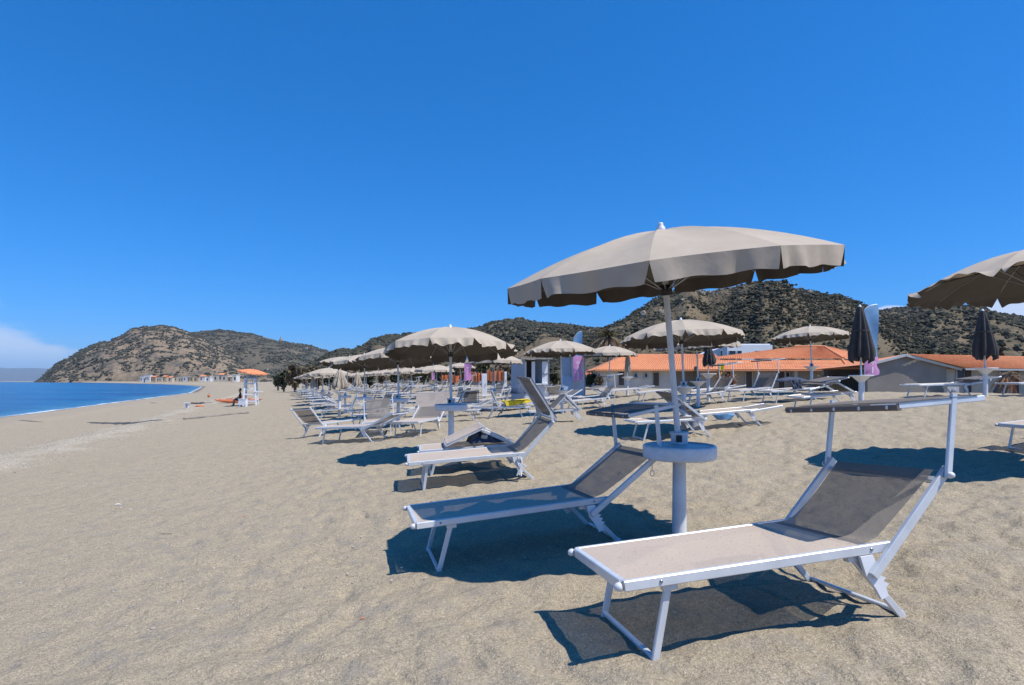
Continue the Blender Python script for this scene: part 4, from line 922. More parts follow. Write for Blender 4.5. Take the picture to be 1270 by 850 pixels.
# ------------------------------------------------------------------ plants behind the beach
LEAFD = leaf_mat('dry_leaf', (.10, .075, .045), (.20, .155, .095), .8); LEAFG = leaf_mat('dark_leaf', (.03, .042, .025), (.075, .08, .045), .6); LEAFO = leaf_mat('olive_leaf', (.08, .085, .04), (.14, .13, .07), .7)
LEAFR = leaf_mat('orange_leaf', (.36, .13, .05), (.50, .26, .12), 1.5); BARK = mat('bark', (.10, .075, .055), .95, .3, 6, bmp=.6, bscale=12); STRAW = leaf_mat('dead_frond', (.16, .11, .065), (.33, .25, .16), 1.2)
def leaves(n, cen, ext, size, seed, lump=5):
    rs = np.random.RandomState(seed); lc = rs.randn(lump, 3)*.45*np.array(ext) + np.array(cen); lc[:, 2] = np.abs(lc[:, 2] - cen[2])*.9 + cen[2]*.75
    k = rs.randint(0, lump, n); d = rs.randn(n, 3); d /= np.linalg.norm(d, axis=1)[:, None]
    p = lc[k] + d*(rs.rand(n, 1)**.4)*np.array(ext)*.55*(.6 + .6*rs.rand(lump, 1)[k]); p[:, 2] = np.maximum(p[:, 2], .05)
    a = rs.randn(n, 3); a /= np.linalg.norm(a, axis=1)[:, None]; b = np.cross(a, rs.randn(n, 3)); b /= np.linalg.norm(b, axis=1)[:, None]
    s = size*(.6 + .9*rs.rand(n, 1)); V = np.stack([p - a*s, p + b*s*.5, p + a*s, p - b*s*.5], 1).reshape(-1, 3)
    return V, np.arange(n*4).reshape(-1, 4)
def bush(label, px, Y, top, wpx, mt, seed, n=420, name='shrub', cat='shrub', base=None):
    x = PX(px, Y); z = gz(x, Y) - .05; H_ = max(.5, PZ(top, Y) - z); W_ = wpx/F*Y
    b = thing(name, label, cat, TR(x, Y, z), 'shrubs and trees behind the beach')
    V, Fc = leaves(n, (0, 0, H_*.5), (W_*.5, W_*.42, H_*.5), max(.10, H_*.075), seed, 8); o = npmesh('foliage', V, Fc, mt, False); o.parent = b
    rs = random.Random(seed); m = MB()
    for k in range(4):
        t = rs.uniform(0, 6.3); r = rs.uniform(.1, .28)*W_; m.tube([(0.06*math.cos(t), .06*math.sin(t), -.1), (r*.4*math.cos(t), r*.4*math.sin(t), H_*.35), (r*math.cos(t), r*math.sin(t), H_*.7)], [.03*H_, .02*H_, .008*H_], 6)
    m.build('stem', BARK, b)
bl_ = [(352, 95, 457, 16, 1), (366, 88, 449, 22, 0), (380, 92, 451, 20, 0), (394, 96, 455, 18, 0), (410, 90, 458, 16, 1), (345, 110, 461, 14, 1), (424, 94, 456, 18, 1), (440, 92, 460, 16, 0), (458, 88, 458, 18, 1), (474, 90, 459, 16, 0), (490, 86, 457, 18, 1), (508, 84, 455, 20, 0), (526, 80, 452, 22, 2), (545, 78, 450, 22, 0), (562, 76, 447, 22, 1), (580, 74, 446, 22, 0), (598, 76, 449, 20, 2), (616, 72, 447, 22, 0), (634, 74, 450, 20, 1), (650, 76, 452, 18, 0), (668, 74, 450, 20, 2), (686, 78, 455, 16, 1), (732, 66, 457, 15, 1), (744, 58, 463, 10, 0), (905, 90, 441, 16, 3), (1062, 80, 440, 30, 3), (1090, 76, 437, 26, 0), (1148, 70, 429, 22, 3), (1172, 70, 431, 20, 3), (1196, 74, 437, 20, 0), (1252, 60, 441, 24, 0), (1275, 64, 436, 26, 3)]
wd = ['dry brown', 'dark', 'dusty olive', 'golden olive']; mtb = [LEAFD, LEAFG, LEAFO, LEAFO]
refs = ['left of the far rows', 'tallest of the clump left of the parasols', 'right half of the clump left of the parasols', 'behind the far end of the rows', 'above the smallest parasols', 'leftmost behind the beach', 'behind the small far parasols', 'behind the dipping parasol', 'behind the half hidden parasol', 'right of the half hidden parasol', 'left of the second nearest parasol', 'behind the second nearest pole', 'under the second canopy', 'right of the second pole', 'left of the distant banner', 'behind the distant banner', 'left of the lone white cabinet', 'behind the lone white cabinet', 'left of the open kiosk', 'above the open kiosk roof', 'behind the open kiosk', 'between kiosk and booth', 'right of the booth', 'beside the small tiled shed', 'below the white villa', 'behind the closed parasol banner', 'left of the gable roof', 'above the ridge of the gable house', 'behind the tiles of the gable house', 'behind the far closed parasol', 'above the roof at the right', 'in the right edge corner']
for i, (px, Y, top, wpx, k) in enumerate(bl_): bush('%s %s %s' % (wd[k], 'bush', refs[i]), px, Y, top, wpx, mtb[k], 200 + i, n=380 if wpx < 18 else 620)
def palm(label, px, Y, crown, r, hgt_px, seed, dead=True, trunk_r=.28, lean=(0, 0), mts=(STRAW, LEAFO), drop=1.0, nf=46):
    x = PX(px, Y); z = gz(x, Y) - .1; H_ = PZ(crown, Y) - z; p = thing('palm_tree', label, 'palm tree', TR(x, Y, z)); rs = random.Random(seed); Rr = r/F*Y
    m = MB(); n = 18; m.tube([(lean[0]*(t/n)**1.4, lean[1]*t/n, H_*t/n) for t in range(n+1)], [trunk_r*(1.15 - .35*t/n + .06*(t % 2)) for t in range(n+1)], 12); m.build('trunk', BARK, p)
    for mt_, name, cnt, lo, hi in ((mts[0], 'dead_fronds', nf, -1.15, .15), (mts[1], 'crown', nf//2, .1, 1.2)):
        m = MB()
        for i in range(cnt):
            az = rs.uniform(0, 2*math.pi); el_ = rs.uniform(lo, hi); L_ = Rr*rs.uniform(.75, 1.15); pts = []
            for k in range(8):
                t = k/7; q = Vector((math.cos(az)*math.cos(el_), math.sin(az)*math.cos(el_), math.sin(el_)))*L_*t; q.z -= .45*drop*L_*t*t; pts.append(q + Vector((lean[0], lean[1], H_)))
            m.tube(pts, [.03*Rr*.35, .03*Rr*.35] + [.012*Rr]*6, 4, False); sd = Vector((-math.sin(az), math.cos(az), 0))
            for k in range(1, 8):
                for s in (-1, 1):
                    for e in (0, .5):
                        q = pts[k].lerp(pts[k-1], e); tip_ = q + sd*s*L_*.17*(1.15 - k/9) + (pts[k] - pts[k-1])*.8 - Vector((0, 0, L_*rs.uniform(.02, .14))); wq = (pts[k] - pts[k-1])*.22; m.add([q - wq, q + wq, tip_], [(0, 1, 2)])
        m.build(name, mt_, p)
palm('palm tree with a shaggy crown of dead brown fronds', 755, 72, 418, 21, 0, 5, mts=(STRAW, leaf_mat('dull_frond', (.09, .085, .04), (.17, .14, .075), 1.0)), nf=60)
palm('small leaning palm with dark trunk and dry orange fronds at the right', 1236, 34, 466, 20, 0, 9, trunk_r=.30, lean=(.75, 0), mts=(LEAFR, STRAW), drop=1.6, nf=22)
for px, Y, top, lab, sd_ in ((891, 52, 452, 'tall dry plant with yellow and orange leaves before the brick wall', 1), (907, 52, 463, 'low orange leaved plant right of the tall dry one', 2), (1033, 52, 461, 'orange leaved plant by the porch post of the widest house', 3), (1017, 52, 463, 'dry twiggy plant under the porch of the widest house', 4)):
    x = PX(px, Y); z = gz(x, Y) - .05; H_ = PZ(top, Y) - z; b = thing('garden_plant', lab, 'plant', TR(x, Y, z), 'dry plants before the tiled houses'); rs = random.Random(sd_); m = MB(); s = MB()
    for k in range(16):
        az = rs.uniform(0, 6.3); r = rs.uniform(.05, .35)*min(H_, 1.4); hh = H_*rs.uniform(.55, 1); e = Vector((r*math.cos(az), r*math.sin(az), hh)); s.tube([(0, 0, 0), (e.x*.3, e.y*.3, hh*.6), e], [.025, .018, .008], 5)
        for j in range(7):
            q = e*(.45 + .55*j/6); d = Vector((math.cos(az + j*2), math.sin(az + j*2), .5))*.22; w_ = Vector((-d.y, d.x, .1))*.3; m.add([q, q + d*.5 + w_, q + d, q + d*.5 - w_], [(0, 1, 2, 3)])
    m.build('leaves', LEAFR if sd_ != 4 else STRAW, b); s.build('stem', BARK, b)
m = MB(); x = PX(892.5, 51.5); z = gz(x, 51.5); b = thing('yellow_flag', 'small yellow flag on a thin pole by the tall dry plant', 'flag', TR(x, 51.5, z)); m.tube([(0, 0, -.1), (0, 0, PZ(448, 51.5) - z)], .02, 6); m.build('pole', ALU, b); m = MB(); zz = PZ(450, 51.5) - z; m.grid(lambda u, v: (.38*u, .05*math.sin(u*5), zz - .62*v - .06*u), 6, 6); m.build('cloth', mat('yellow_cloth', (.75, .55, .03), .8), b)

# ------------------------------------------------------------------ lifeguard place
LG = at_ground(311, 503); Y = LG.y; k = Y/F
ORNG = mat('orange_canvas', (.66, .24, .10), .75, .1, 4); ORP = mat('orange_hull', (.60, .17, .065), .45, .12, 3)
t = thing('lifeguard_tower', 'white wooden lifeguard tower with a raised seat', 'lifeguard tower', TR(LG.x, LG.y, LG.z, .25)); H_ = 41*k; sh = H_*.80
bw, tw = 15*k/2, 10*k/2
m = MB()
fr = {}
for sx_ in (-1, 1):
    for sy_ in (-1, 1):
        top = H_ if sy_ > 0 else sh + .08
        m1 = MB(); f_ = top/H_; m1.bar((sx_*bw, sy_*bw, -.1), (sx_*(bw + (tw-bw)*f_), sy_*(bw + (tw-bw)*f_), top), .11, .11); m1.build('leg', PLASTIC, t)
m = MB()
for z in (H_*.13, H_*.34, H_*.5, H_*.66):
    f_ = z/H_; q = bw + (tw-bw)*f_
    for sy_ in (-1, 1): m.bar((-q, sy_*q, z), (q, sy_*q, z), .05, .1)
    for sx_ in (-1, 1): m.bar((sx_*q, -q, z + .11), (sx_*q, q, z + .11), .05, .09, (1, 0, 0))
m.build('rung', PLASTIC, t)
m = MB(); q = tw*1.15; m.box((0, 0, sh), (2*q, 2*q, .09)); m.build('seat', PLASTIC, t); m = MB(); m.box((0, q*.85, H_*.97), (2*q*.98, .07, .22)); m.box((0, q*.85, H_*.88), (2*q*.98, .07, .14)); m.build('backrest', PLASTIC, t)
m = MB(); m.bar((bw*.6, -bw, H_*.42), (bw + .5, -bw, H_*.42), .06, .08); m.build('arm_bracket', PLASTIC, t)
u_ = thing('tower_parasol', 'orange parasol tilted over the lifeguard tower', 'parasol', TR(LG.x, LG.y, LG.z + H_*.9)); ax = Vector((.16, -.05, 1)).normalized(); A = Vector((0, 0, 1)).rotation_difference(ax).to_matrix(); ph = 11*k
m = MB(); m.tube([(0, .25, -.7), tuple(Vector((0, .25, 0)) + A @ Vector((0, 0, ph*.85)))], .025, 8); m.build('pole', ALU, u_)
tp, vl, th = canopy_mesh(17*k, 3.4*k, 77, .3, fine=True, flap=.10); o_ = Vector((.05, .25, ph*.42)); tf = lambda v: tuple(o_ + A @ Vector(v)); tp.v = [tf(v) for v in tp.v]; vl.v = [tf(v) for v in vl.v]; c = tp.build('canopy', ORNG, u_); vl.build('valance', ORNG, c)
g = at_ground(303, 504.5); kk = g.y/F; cb = thing('cool_box', 'white box standing at the foot of the lifeguard tower', 'box', TR(g.x, g.y - .2, g.z)); bx, bz = 9*kk, 9.5*kk
m = MB(); m.box((0, 0, bz*.6), (bx, bx*.7, bz*.72)); m.build('body', PLASTIC, cb); m = MB(); m.box((0, 0, bz*.99), (bx*1.05, bx*.76, bz*.08)); m.build('lid', PLASTIC, cb)
for sx_ in (-1, 1): m = MB(); m.box((sx_*bx*.36, 0, bz*.12), (bx*.25, bx*.6, bz*.26)); m.build('foot', PLASTIC, cb)
# rescue catamaran rowed standing up: two slim hulls joined by cross beams
g = at_ground(282, 500.5); kk = g.y/F
rb = thing('rescue_boat', 'orange twin hulled rescue boat lying on the sand beside the tower', 'boat', TR(g.x + 8*kk, g.y + .9, g.z, .12)); Lb = 52*kk
for sy_ in (-1, 1):
    m = MB(); n = 16; m.tube([(Lb*(i/n - .5), sy_*.55, .17 + .32*abs(i/n - .5)**3*8*.5) for i in range(n+1)], [max(.02, .15*math.sin(math.pi*min(.97, max(.03, i/n)))**.5) for i in range(n+1)], 10); m.build('hull', ORP, rb)
m = MB()
for f_ in (-.2, .02, .22): m.bar((Lb*f_, -.6, .40), (Lb*f_, .6, .40), .18, .06, (1, 0, 0))
m.build('cross_beam', ORP, rb); m = MB(); m.box((Lb*.08, 0, .60), (.5, .7, .06)); m.box((Lb*.08 + .22, 0, .76), (.06, .7, .34)); m.build('rowing_seat', ORP, rb)
for sy_ in (-1, 1): m = MB(); m.tube([(Lb*.0, sy_*.62, .45), (Lb*.12, sy_*.55, .85)], .03, 6); m.build('oar_post', ORNG, rb)
# person sitting behind the box, dark hair and dark clothes
def skin_body(name, joints, edges, mt, parent=None, sub=2):
    me = bpy.data.meshes.new(name); me.from_pydata([j[:3] for j in joints], edges, []); o = bpy.data.objects.new(name, me); COL.objects.link(o)
    md = o.modifiers.new('s', 'SKIN'); sv = me.skin_vertices[0].data if me.skin_vertices else None
    if sv is None:
        bm = __import__('bmesh').new(); bm.from_mesh(me); ly = bm.verts.layers.skin.verify(); bm.to_mesh(me); bm.free(); sv = me.skin_vertices[0].data
    for i, j in enumerate(joints): sv[i].radius = (j[3], j[4] if len(j) > 4 else j[3]); sv[i].use_root = (i == 0)
    o.modifiers.new('u', 'SUBSURF').levels = sub; o.modifiers['u'].render_levels = sub; me.materials.append(mt)
    if parent: o.parent = parent
    return o
SKIN = mat('tanned_skin', (.36, .19, .12), .6, .08, 8); HAIR = mat('dark_hair', (.012, .010, .010), .5, .2, 30); CLO = mat('dark_clothes', (.025, .03, .045), .9, .2, 20)
g = at_ground(297.5, 503.5); pr = thing('person', 'person in dark clothes with dark hair sitting beside the white box', 'person', TR(g.x, g.y + .1, g.z, -1.2))
J = [(0, 0, .46, .15, .12), (0, .02, .66, .14, .10), (0, .0, .88, .17, .11), (0, -.01, 1.0, .07), (0, -.04, 1.10, .06), (0, -.06, 1.20, .095, .105), (0, -.06, 1.29, .07),
     (.19, .0, .93, .06), (.24, -.10, .70, .045), (.16, -.30, .58, .035), (.12, -.38, .56, .03), (-.19, .0, .93, .06), (-.24, -.10, .70, .045), (-.16, -.30, .58, .035), (-.12, -.38, .56, .03),
     (.10, -.12, .46, .09), (.14, -.45, .50, .065), (.14, -.50, .14, .05), (.14, -.53, .04, .04), (.14, -.66, .03, .03), (-.10, -.12, .46, .09), (-.14, -.45, .50, .065), (-.14, -.46, .14, .05), (-.14, -.48, .04, .04), (-.14, -.61, .03, .03)]
E_ = [(0, 1), (1, 2), (2, 3), (3, 4), (4, 5), (5, 6), (2, 7), (7, 8), (8, 9), (9, 10), (2, 11), (11, 12), (12, 13), (13, 14), (0, 15), (15, 16), (16, 17), (17, 18), (18, 19), (0, 20), (20, 21), (21, 22), (22, 23), (23, 24)]
skin_body('body', J, E_, SKIN, pr)
sh_ = [(0, 0, .44, .17, .14), (0, .02, .66, .16, .12), (0, 0, .88, .185, .125), (.20, .0, .92, .075), (.25, -.09, .74, .06), (-.20, .0, .92, .075), (-.25, -.09, .74, .06), (.10, -.14, .46, .105), (.14, -.40, .49, .085), (-.10, -.14, .46, .105), (-.14, -.40, .49, .085)]
skin_body('clothes', sh_, [(0, 1), (1, 2), (2, 3), (3, 4), (2, 5), (5, 6), (0, 7), (7, 8), (0, 9), (9, 10)], CLO, pr)
m = MB()
for V_ in (0,):
    vs = [Vector((0, -.035, 1.255)) + Vector((v[0]*.118, v[1]*.125, v[2]*.12)) for v in I2V if v[2] > -.45 or v[1] > .2]
V_ = np.array([(v[0]*.118, -.035 + v[1]*.125 + .02*(v[2] < 0), 1.255 + v[2]*.12) for v in I2V]); keepv = [(v[1] > -.35 or v[2] > .35) for v in I2V]
m.add(V_, [f for f in I2F.tolist() if all(keepv[i] for i in f)], True); m.build('hair', HAIR, pr)
st = thing('low_stool', 'low dark stool under the seated person', 'stool', TR(g.x, g.y + .1, g.z, -1.2)); m = MB(); m.box((0, .03, .33), (.42, .40, .05)); m.build('seat', CLO, st)
for sx_ in (-1, 1):
    for sy_ in (-1, 1): m = MB(); m.tube([(sx_*.17, .03 + sy_*.16, -.05), (sx_*.17, .03 + sy_*.16, .31)], .018, 6); m.build('leg', BOLT, st)
# float, buoy, side table and thin bars on the sand
g = at_ground(248, 506); kk = g.y/F; fl = thing('rescue_float', 'orange rescue float lying on the sand near the small white table', 'float', TR(g.x, g.y, g.z, .2)); m = MB(); n = 10; m.tube([(10*kk*(i/n - .5), 0, .10 + .05*abs(i/n-.5)) for i in range(n+1)], [max(.02, .11*math.sin(math.pi*min(.95, max(.05, i/n)))**.4) for i in range(n+1)], 10); m.build('body', ORP, fl); m = MB(); m.tube([(5*kk*(1 - .02*i), .02*i, .12 + .02*math.sin(i)) for i in range(8)], .012, 5); m.build('strap', DARK, fl)
g = at_ground(258.5, 493); kk = g.y/F; b = thing('marker_buoy', 'orange buoy standing near the water line', 'buoy', TR(g.x, g.y, g.z)); m = MB(); m.lathe([(.02, 0), (1.2*kk, .05), (1.7*kk, 1.8*kk), (1.3*kk, 3.2*kk), (.4*kk, 4*kk), (.02, 4.2*kk)], (0, 0, 0), 14, Matrix.Rotation(.25, 3, 'Y')); m.build('body', ORP, b); m = MB(); m.lathe([(.3*kk, 4*kk), (.35*kk, 4.8*kk), (.02, 5*kk)], (0, 0, 0), 10, Matrix.Rotation(.25, 3, 'Y')); m.build('ring', DARK, b)
g = at_ground(232, 507); kk = g.y/F; tb = thing('side_table', 'small white table standing alone near the water', 'table', TR(g.x, g.y, g.z)); m = MB(); m.box((0, 0, 7*kk), (6.5*kk, 4*kk, .07)); m.build('tabletop', PLASTIC, tb)
for sx_ in (-1, 1): m = MB(); m.bar((sx_*1.1*kk, 0, -.05), (sx_*1.1*kk, 0, 7*kk - .04), .1, .1); m.build('leg', PLASTIC, tb)
DARKBR = mat('dark_brown', (.06, .055, .047), .8, .35, 3, bmp=.6, bscale=25); DRIFT = mat('driftwood', (.23, .20, .17), .95, .2, 5, bmp=.5, bscale=20)
def pole(label, a, b, r, seed, mt=DRIFT):  # thin bar along the sand; the long one stands for a low scarp
    a, b = at_ground(*a), at_ground(*b); rs = random.Random(seed); n = 12; m = MB(); pts = []
    for i in range(n+1): q = a.lerp(b, i/n); pts.append((q.x, q.y + .1*rs.uniform(-1, 1), gz(q.x, q.y) + r*.7 + .02*rs.uniform(-1, 1)))
    m.tube(pts, [r*rs.uniform(.7, 1.1) for _ in pts], 8); tag(m.build('ground_bar', mt), label, 'driftwood')
pole('long thin rounded bar marking a sand scarp left of the lifeguard tower', (229, 521), (309, 513), .07, 1); pole('thin dark pole on the sand behind the small white table', (235, 501), (262, 501.5), .09, 2, DARKBR); 
def dark_strip(label, pts, w, seed):  # thin dark strip draped over the sand, tapering at both ends
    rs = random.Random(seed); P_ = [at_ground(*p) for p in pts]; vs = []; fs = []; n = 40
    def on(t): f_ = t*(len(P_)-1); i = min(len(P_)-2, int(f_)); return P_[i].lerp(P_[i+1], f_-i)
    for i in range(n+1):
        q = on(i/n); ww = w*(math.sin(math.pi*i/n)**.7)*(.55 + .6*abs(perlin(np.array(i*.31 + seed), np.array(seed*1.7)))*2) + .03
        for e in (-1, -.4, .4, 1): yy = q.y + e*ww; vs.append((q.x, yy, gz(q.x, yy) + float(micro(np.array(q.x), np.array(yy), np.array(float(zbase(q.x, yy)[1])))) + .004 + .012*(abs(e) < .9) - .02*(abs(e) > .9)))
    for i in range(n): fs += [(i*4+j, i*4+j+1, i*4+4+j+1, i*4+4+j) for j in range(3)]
    m = MB(); m.add(vs, fs, True); tag(m.build('dark_streak', DARKBR), label, kind='structure')
dark_strip('dark streak across the lower beach', [(108, 524.2), (135, 525.2), (160, 525.8), (180, 525), (206, 523.4)], .95, 1); dark_strip('short dark streak nearer the water', [(24, 524.2), (38, 524.6), (53, 524)], .28, 2); dark_strip('thin dark line near the surf', [(186, 500), (196, 500.2)], .5, 3)
# bits of litter and shells on the sand
rs = random.Random(9)
for px, py, lab, mt_ in ((146, 628, 'white plastic scrap lying on the sand', PLASTIC), (205, 663, 'thin brown twig lying on the sand', DRIFT), (449, 763, 'tiny orange scrap on the sand', ORP), (303, 642.5, 'tiny red scrap on the bare sand', ORP), (162, 634, 'small white shell on the sand beside the plastic scrap', PLASTIC)):
    g = at_ground(px, py); m = MB(); zz = g.z + float(micro(np.array(g.x), np.array(g.y), np.array(2.0))) + .012; s_ = .035 if 'twig' not in lab else .06
    if 'tiny' in lab or 'shell' in lab: s_ = .015
    m.tube([(g.x - s_, g.y, zz), (g.x, g.y + .01, zz + .006), (g.x + s_, g.y + .012, zz)], [s_*.12, s_*.28, s_*.1] if 'twig' not in lab else [.003, .004, .003], 6); tag(m.build('litter', mt_), lab, 'litter')
# pebbles of the pale band along the beach
def pebbles(n, u0, u1, smin, smax, seed, ymax):
    rs = np.random.RandomState(seed); u = u0 + (u1-u0)*rs.rand(n); s = 4 + (ymax-4)*rs.rand(n)**1.4; x = .93*u - .37*s; y = .37*u + .93*s
    zb, uu = zbase(x, y); z = zb + micro(x, y, uu); r = smin + (smax-smin)*rs.rand(n)**3
    V = ICO_V[None]*(1 + .18*rs.randn(n, 12, 1))*r[:, None, None]*np.array([1, .8, .5]); c, s2 = np.cos(rs.rand(n)*6), np.sin(rs.rand(n)*6)
    V = V + np.stack([x, y, z + r*.25], 1)[:, None]; o = npmesh('pebbles', V.reshape(-1, 3), (ICO_F[None] + (np.arange(n)*12)[:, None, None]).reshape(-1, 3), mat('pale_pebbles', (.43, .385, .32), .9, .35, 9), False)
    tag(o, 'pale pebbles strewn along the beach', 'pebbles', kind='stuff')
pebbles(9000, -7.8, -4.6, .005, .03, 3, 75)
pebbles(2600, -5.5, 2.0, .003, .012, 4, 14)

# ------------------------------------------------------------------ village along the bay, tower and houses on the hills
VC = [mat('village_white', (.68, .67, .64), .9, .05, .2), mat('village_cream', (.56, .49, .38), .9, .06, .2), mat('village_ochre', (.48, .36, .24), .9, .06, .2)]; rs = random.Random(31)
vn = [('white', 0), ('cream', 1), ('ochre', 2)]
vil = [176, 183, 190, 198, 204, 211, 217, 224, 230, 236, 243, 251, 258, 263, 268, 274, 279, 285, 291]
for i, px in enumerate(vil):
    Y = 900 - i*22 + rs.uniform(-20, 20); x = PX(px, Y); w_ = rs.uniform(4.0, 7.5)*Y/F; d_ = rs.uniform(6, 10); z = float(zbase(x, Y)[0]); hh = rs.uniform(5.0, 9.0)*Y/F; cn, ci = vn[rs.choice((0, 0, 1, 1, 2))]; rf = rs.random() < .2
    h = thing('village_house', '%s house in the far village, %s along the bay from the left' % (cn, ['first', 'second', 'third', 'fourth', 'fifth', 'sixth', 'seventh', 'eighth', 'ninth', 'tenth', 'eleventh', 'twelfth', 'thirteenth', 'fourteenth', 'fifteenth', 'sixteenth', 'seventeenth', 'eighteenth', 'nineteenth'][i]), 'house', TR(x, Y, z), 'houses of the far village')
    m = MB(); wallbox(m, -w_/2, w_/2, 0, d_, -2, hh); m.build('wall', VC[ci], h)
    m = MB()
    if rf: m.prism([(-w_/2 - .4, -.4, hh), (w_/2 + .4, -.4, hh), (w_/2 + .4, d_/2, hh + 1.6), (-w_/2 - .4, d_/2, hh + 1.6)], (0, 0, .3)); m.prism([(-w_/2 - .4, d_/2, hh + 1.6), (w_/2 + .4, d_/2, hh + 1.6), (w_/2 + .4, d_ + .4, hh), (-w_/2 - .4, d_ + .4, hh)], (0, 0, .3))
    else: wallbox(m, -w_/2 - .2, w_/2 + .2, -.2, d_ + .2, hh + .01, hh + .5)
    m.build('roof', TILE if rf else VC[ci], h)
    for k in range(max(1, int(w_/3))):
        m = MB(); wallbox(m, -w_/2 + 1 + k*3, -w_/2 + 2.3 + k*3, -.12, -.02, hh*.35, hh*.75); m.build('window', GLASS, h)
def on_hill(name, px, py):
    X, Yh, Z, T = HILLF[name]; q = CX + F*X/Yh; r = HY - F*(Z - CZ)/Yh; d = (q - px)**2 + (r - py)**2 + (T > 1)*1e6; i = np.unravel_index(np.argmin(d), d.shape); return X[i], Yh[i], Z[i]
X, Yh, Z = on_hill('second_hill', 348, 423.5); k = Yh/F
h = thing('hilltop_tower', 'ruined stone watchtower on the crest of the second hill', 'tower', TR(X, Yh, Z)); m = MB(); m.lathe([(2.4*k, -4), (2.0*k, 2*k), (1.7*k, 3*k), (1.0*k, 3.4*k)], (0, 0, 0), 14); m.build('wall', ROCK, h); m = MB(); m.lathe([(1.0*k, 3.2*k), (.7*k, 5.2*k), (.3*k, 5.8*k), (.02, 5.9*k)], (-.3*k, 0, 0), 10); m.build('turret', ROCK, h)
for i, (nm, px, py, s, lab) in enumerate((('second_hill', 379.5, 432.5, 2.6, 'pale house high on the slope right of the watchtower'), ('second_hill', 384.5, 433, 1.8, 'small pale house beside the first one high on the slope'), ('second_hill', 391, 435, 1.6, 'tiny white house lower right of the two pale houses'), ('second_hill', 331, 460, 3.0, 'pale house at the foot of the hill right of the tower parasol'), ('second_hill', 298, 462, 4.0, 'cream farmhouse above the village behind the tower parasol'), ('valley_hill', 660, 446, 3, 'small pale house on the wooded slope above the kiosk'), ('mountain_slope', 1110, 388.5, 1.4, 'white house on the mountain crest at the right'))):
    X, Yh, Z = on_hill(nm, px, py); k = Yh/F; h = thing('hill_house', lab, 'house', TR(X, Yh, Z), 'scattered houses on the hills'); m = MB(); w_ = s*k; wallbox(m, -w_/2, w_/2, -w_*.3, w_*.5, -3, s*.55*k); m.build('wall', VC[0 if i != 4 else 1], h); m = MB(); wallbox(m, -w_*.55, w_*.55, -w_*.35, w_*.55, s*.55*k + .02, s*.68*k); m.build('roof', VC[1], h)
SKYSAT, SKYHUE, SKYSTR, EXPO, SUNE, SKYG, HAZE = 1.0, .5, .15, .1, 5.0, .8, 2.5e-5

# ------------------------------------------------------------------ camera, sun, sky
cam = bpy.data.cameras.new('camera'); co = bpy.data.objects.new('camera', cam); COL.objects.link(co)
co.location = (0, 0, CZ); co.rotation_euler = (math.pi / 2, 0, 0)
cam.sensor_width = 36; cam.lens = 36 * F / 1270; cam.shift_y = (HY - 425) / 1270; cam.clip_end = 60000; cam.clip_start = .05
sc.camera = co
SUN = Vector((.50, -.23, 1)).normalized()
sl = bpy.data.lights.new('sun', 'SUN'); sl.energy = SUNE; sl.angle = R_(.53); sl.color = (1, .95, .88)
so = bpy.data.objects.new('sun', sl); COL.objects.link(so); so.rotation_euler = SUN.to_track_quat('Z', 'Y').to_euler()
w = bpy.data.worlds.new('World'); sc.world = w; w.use_nodes = True; nt = w.node_tree; L = nt.links.new
bg = nt.nodes['Background']; sky = N(nt, 'ShaderNodeTexSky', sky_type='NISHITA')
sky.sun_disc = False; sky.sun_elevation = math.asin(SUN.z); sky.sun_rotation = math.atan2(SUN.x, SUN.y)
sky.altitude = 0; sky.air_density = 1.0; sky.dust_density = .25; sky.ozone_density = 3.0
tint = N(nt, 'ShaderNodeMix', data_type='RGBA', blend_type='MULTIPLY'); tint.inputs[0].default_value = 1; tint.inputs[7].default_value = (.62, .80, 1.06, 1)
hs = N(nt, 'ShaderNodeHueSaturation'); hs.inputs['Saturation'].default_value = SKYSAT; hs.inputs['Hue'].default_value = SKYHUE
L(sky.outputs[0], tint.inputs[6]); gm = N(nt, 'ShaderNodeGamma'); gm.inputs[1].default_value = SKYG; L(tint.outputs[2], gm.inputs[0]); sR = N(nt, 'ShaderNodeSeparateColor'); L(gm.outputs[0], sR.inputs[0]); cR = N(nt, 'ShaderNodeCombineColor')
for i, (k_, p_) in enumerate(((.125, 2.05), (.81, 1.0), (1.36, 1.0))):
    x = N(nt, 'ShaderNodeMath', operation='POWER'); L(sR.outputs[i], x.inputs[0]); x.inputs[1].default_value = p_
    y = N(nt, 'ShaderNodeMath', operation='MULTIPLY'); L(x.outputs[0], y.inputs[0]); y.inputs[1].default_value = k_; L(y.outputs[0], cR.inputs[i])
L(cR.outputs[0], hs.inputs['Color'])
tc = N(nt, 'ShaderNodeTexCoord'); sep = N(nt, 'ShaderNodeSeparateXYZ'); L(tc.outputs['Generated'], sep.inputs[0])
def wm(a, b, op):
    x = N(nt, 'ShaderNodeMath', operation=op)
    for i, v in enumerate((a, b)):
        if isinstance(v, (int, float)): x.inputs[i].default_value = v
        else: L(v, x.inputs[i])
    return x.outputs[0]
def wr(v, a, b):
    x = N(nt, 'ShaderNodeMapRange', interpolation_type='SMOOTHSTEP'); L(v, x.inputs[0]); x.inputs[1].default_value = a; x.inputs[2].default_value = b
    return x.outputs[0]
az = wm(sep.outputs[0], sep.outputs[1], 'ARCTAN2'); el = sep.outputs[2]       # bearing (0 = ahead) and height of the direction
mp = N(nt, 'ShaderNodeMapping'); mp.inputs['Scale'].default_value = (9, 9, 30); L(tc.outputs['Generated'], mp.inputs[0])
cn = N(nt, 'ShaderNodeTexNoise'); cn.inputs['Scale'].default_value = 1.0; cn.inputs['Detail'].default_value = 6; cn.inputs['Roughness'].default_value = .6
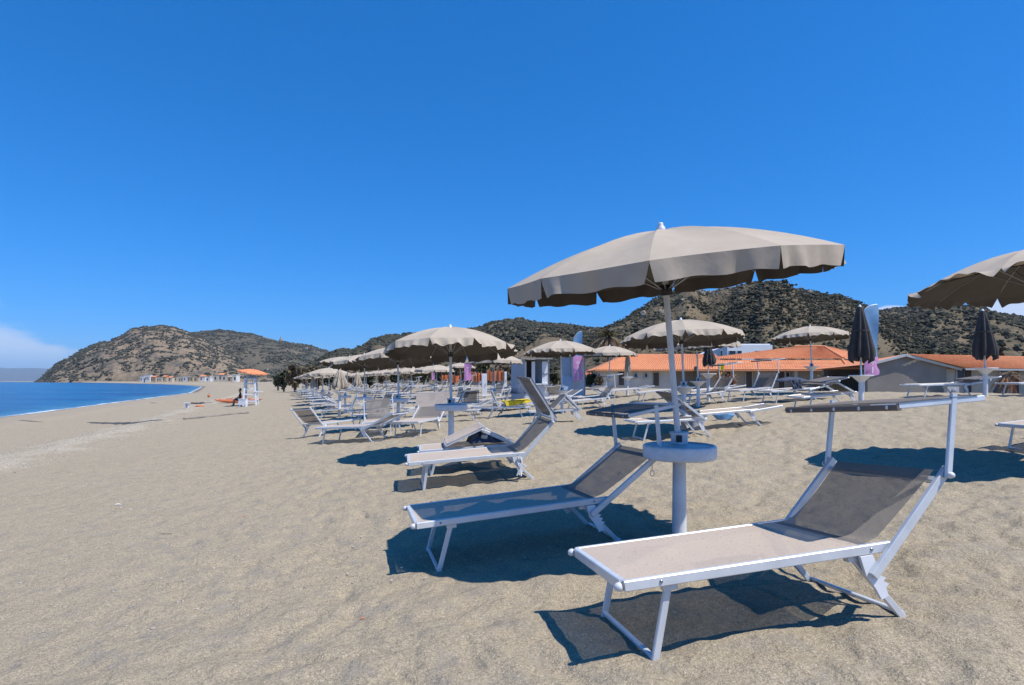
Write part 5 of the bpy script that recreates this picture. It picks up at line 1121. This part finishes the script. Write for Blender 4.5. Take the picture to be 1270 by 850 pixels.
L(mp.outputs[0], cn.inputs['Vector']); nz = wm(wm(cn.outputs['Fac'], .5, 'SUBTRACT'), 1.0, 'MULTIPLY')
# low cloud bank over the sea on the left, small cumulus behind the ridge on the right
top = wm(wm(wm(az, -.60, 'SUBTRACT'), -.62, 'MULTIPLY'), .012, 'ADD'); top = wm(top, .092, 'MINIMUM')        # the bank rises towards the left
c1 = wr(wm(wm(top, el, 'SUBTRACT'), wm(nz, .10, 'MULTIPLY'), 'ADD'), -.01, .022)
c1 = wm(wm(c1, wr(el, .005, .05), 'MULTIPLY'), wr(az, -.585, -.66), 'MULTIPLY')
d2 = wm(wm(wm(wm(az, .735, 'SUBTRACT'), 2, 'POWER'), 60, 'MULTIPLY'), wm(wm(wm(el, .085, 'SUBTRACT'), 2, 'POWER'), 900, 'MULTIPLY'), 'ADD')
c2 = wr(wm(wm(d2, -1, 'MULTIPLY'), wm(nz, 2.2, 'MULTIPLY'), 'ADD'), -.62, -.30)
d3 = wm(wm(wm(wm(az, .578, 'SUBTRACT'), 2, 'POWER'), 900, 'MULTIPLY'), wm(wm(wm(el, .102, 'SUBTRACT'), 2, 'POWER'), 9000, 'MULTIPLY'), 'ADD')
c3 = wr(wm(wm(d3, -1, 'MULTIPLY'), wm(nz, 1.2, 'MULTIPLY'), 'ADD'), -.5, -.2)
cl = wm(wm(wm(c1, .6, 'MULTIPLY'), wm(c2, .8, 'MULTIPLY'), 'MAXIMUM'), wm(c3, .7, 'MULTIPLY'), 'MAXIMUM')
cm = N(nt, 'ShaderNodeMix', data_type='RGBA'); L(cl, cm.inputs[0]); L(hs.outputs[0], cm.inputs[6]); cm.inputs[7].default_value = (4.6, 5.1, 6.2, 1)
L(cm.outputs[2], bg.inputs['Color']); bg.inputs['Strength'].default_value = SKYSTR
vs = sc.view_settings; vs.view_transform = 'Standard'; vs.look = 'None'; vs.exposure = EXPO; vs.gamma = 1; vs.use_curve_mapping = False
sc.cycles.max_bounces = 6; sc.cycles.diffuse_bounces = 1; sc.cycles.transparent_max_bounces = 12; sc.cycles.sample_clamp_indirect = 6
sc.cycles.use_denoising = True

# ------------------------------------------------------------------ air: one box of even pale haze round the whole scene
m_ = bpy.data.materials.new('air_haze'); m_.use_nodes = True; nt = m_.node_tree; nt.nodes.remove(nt.nodes['Principled BSDF'])
pv = nt.nodes.new('ShaderNodeVolumePrincipled'); pv.inputs['Color'].default_value = (.62, .80, 1, 1); pv.inputs['Density'].default_value = HAZE; pv.inputs['Anisotropy'].default_value = 0
nt.links.new(pv.outputs[0], nt.nodes['Material Output'].inputs['Volume'])
m = MB(); m.box((0, 0, 480), (78000, 78000, 1000)); hz = m.build('haze', m_); tag(hz, kind='stuff')
sc.cycles.volume_bounces = 0
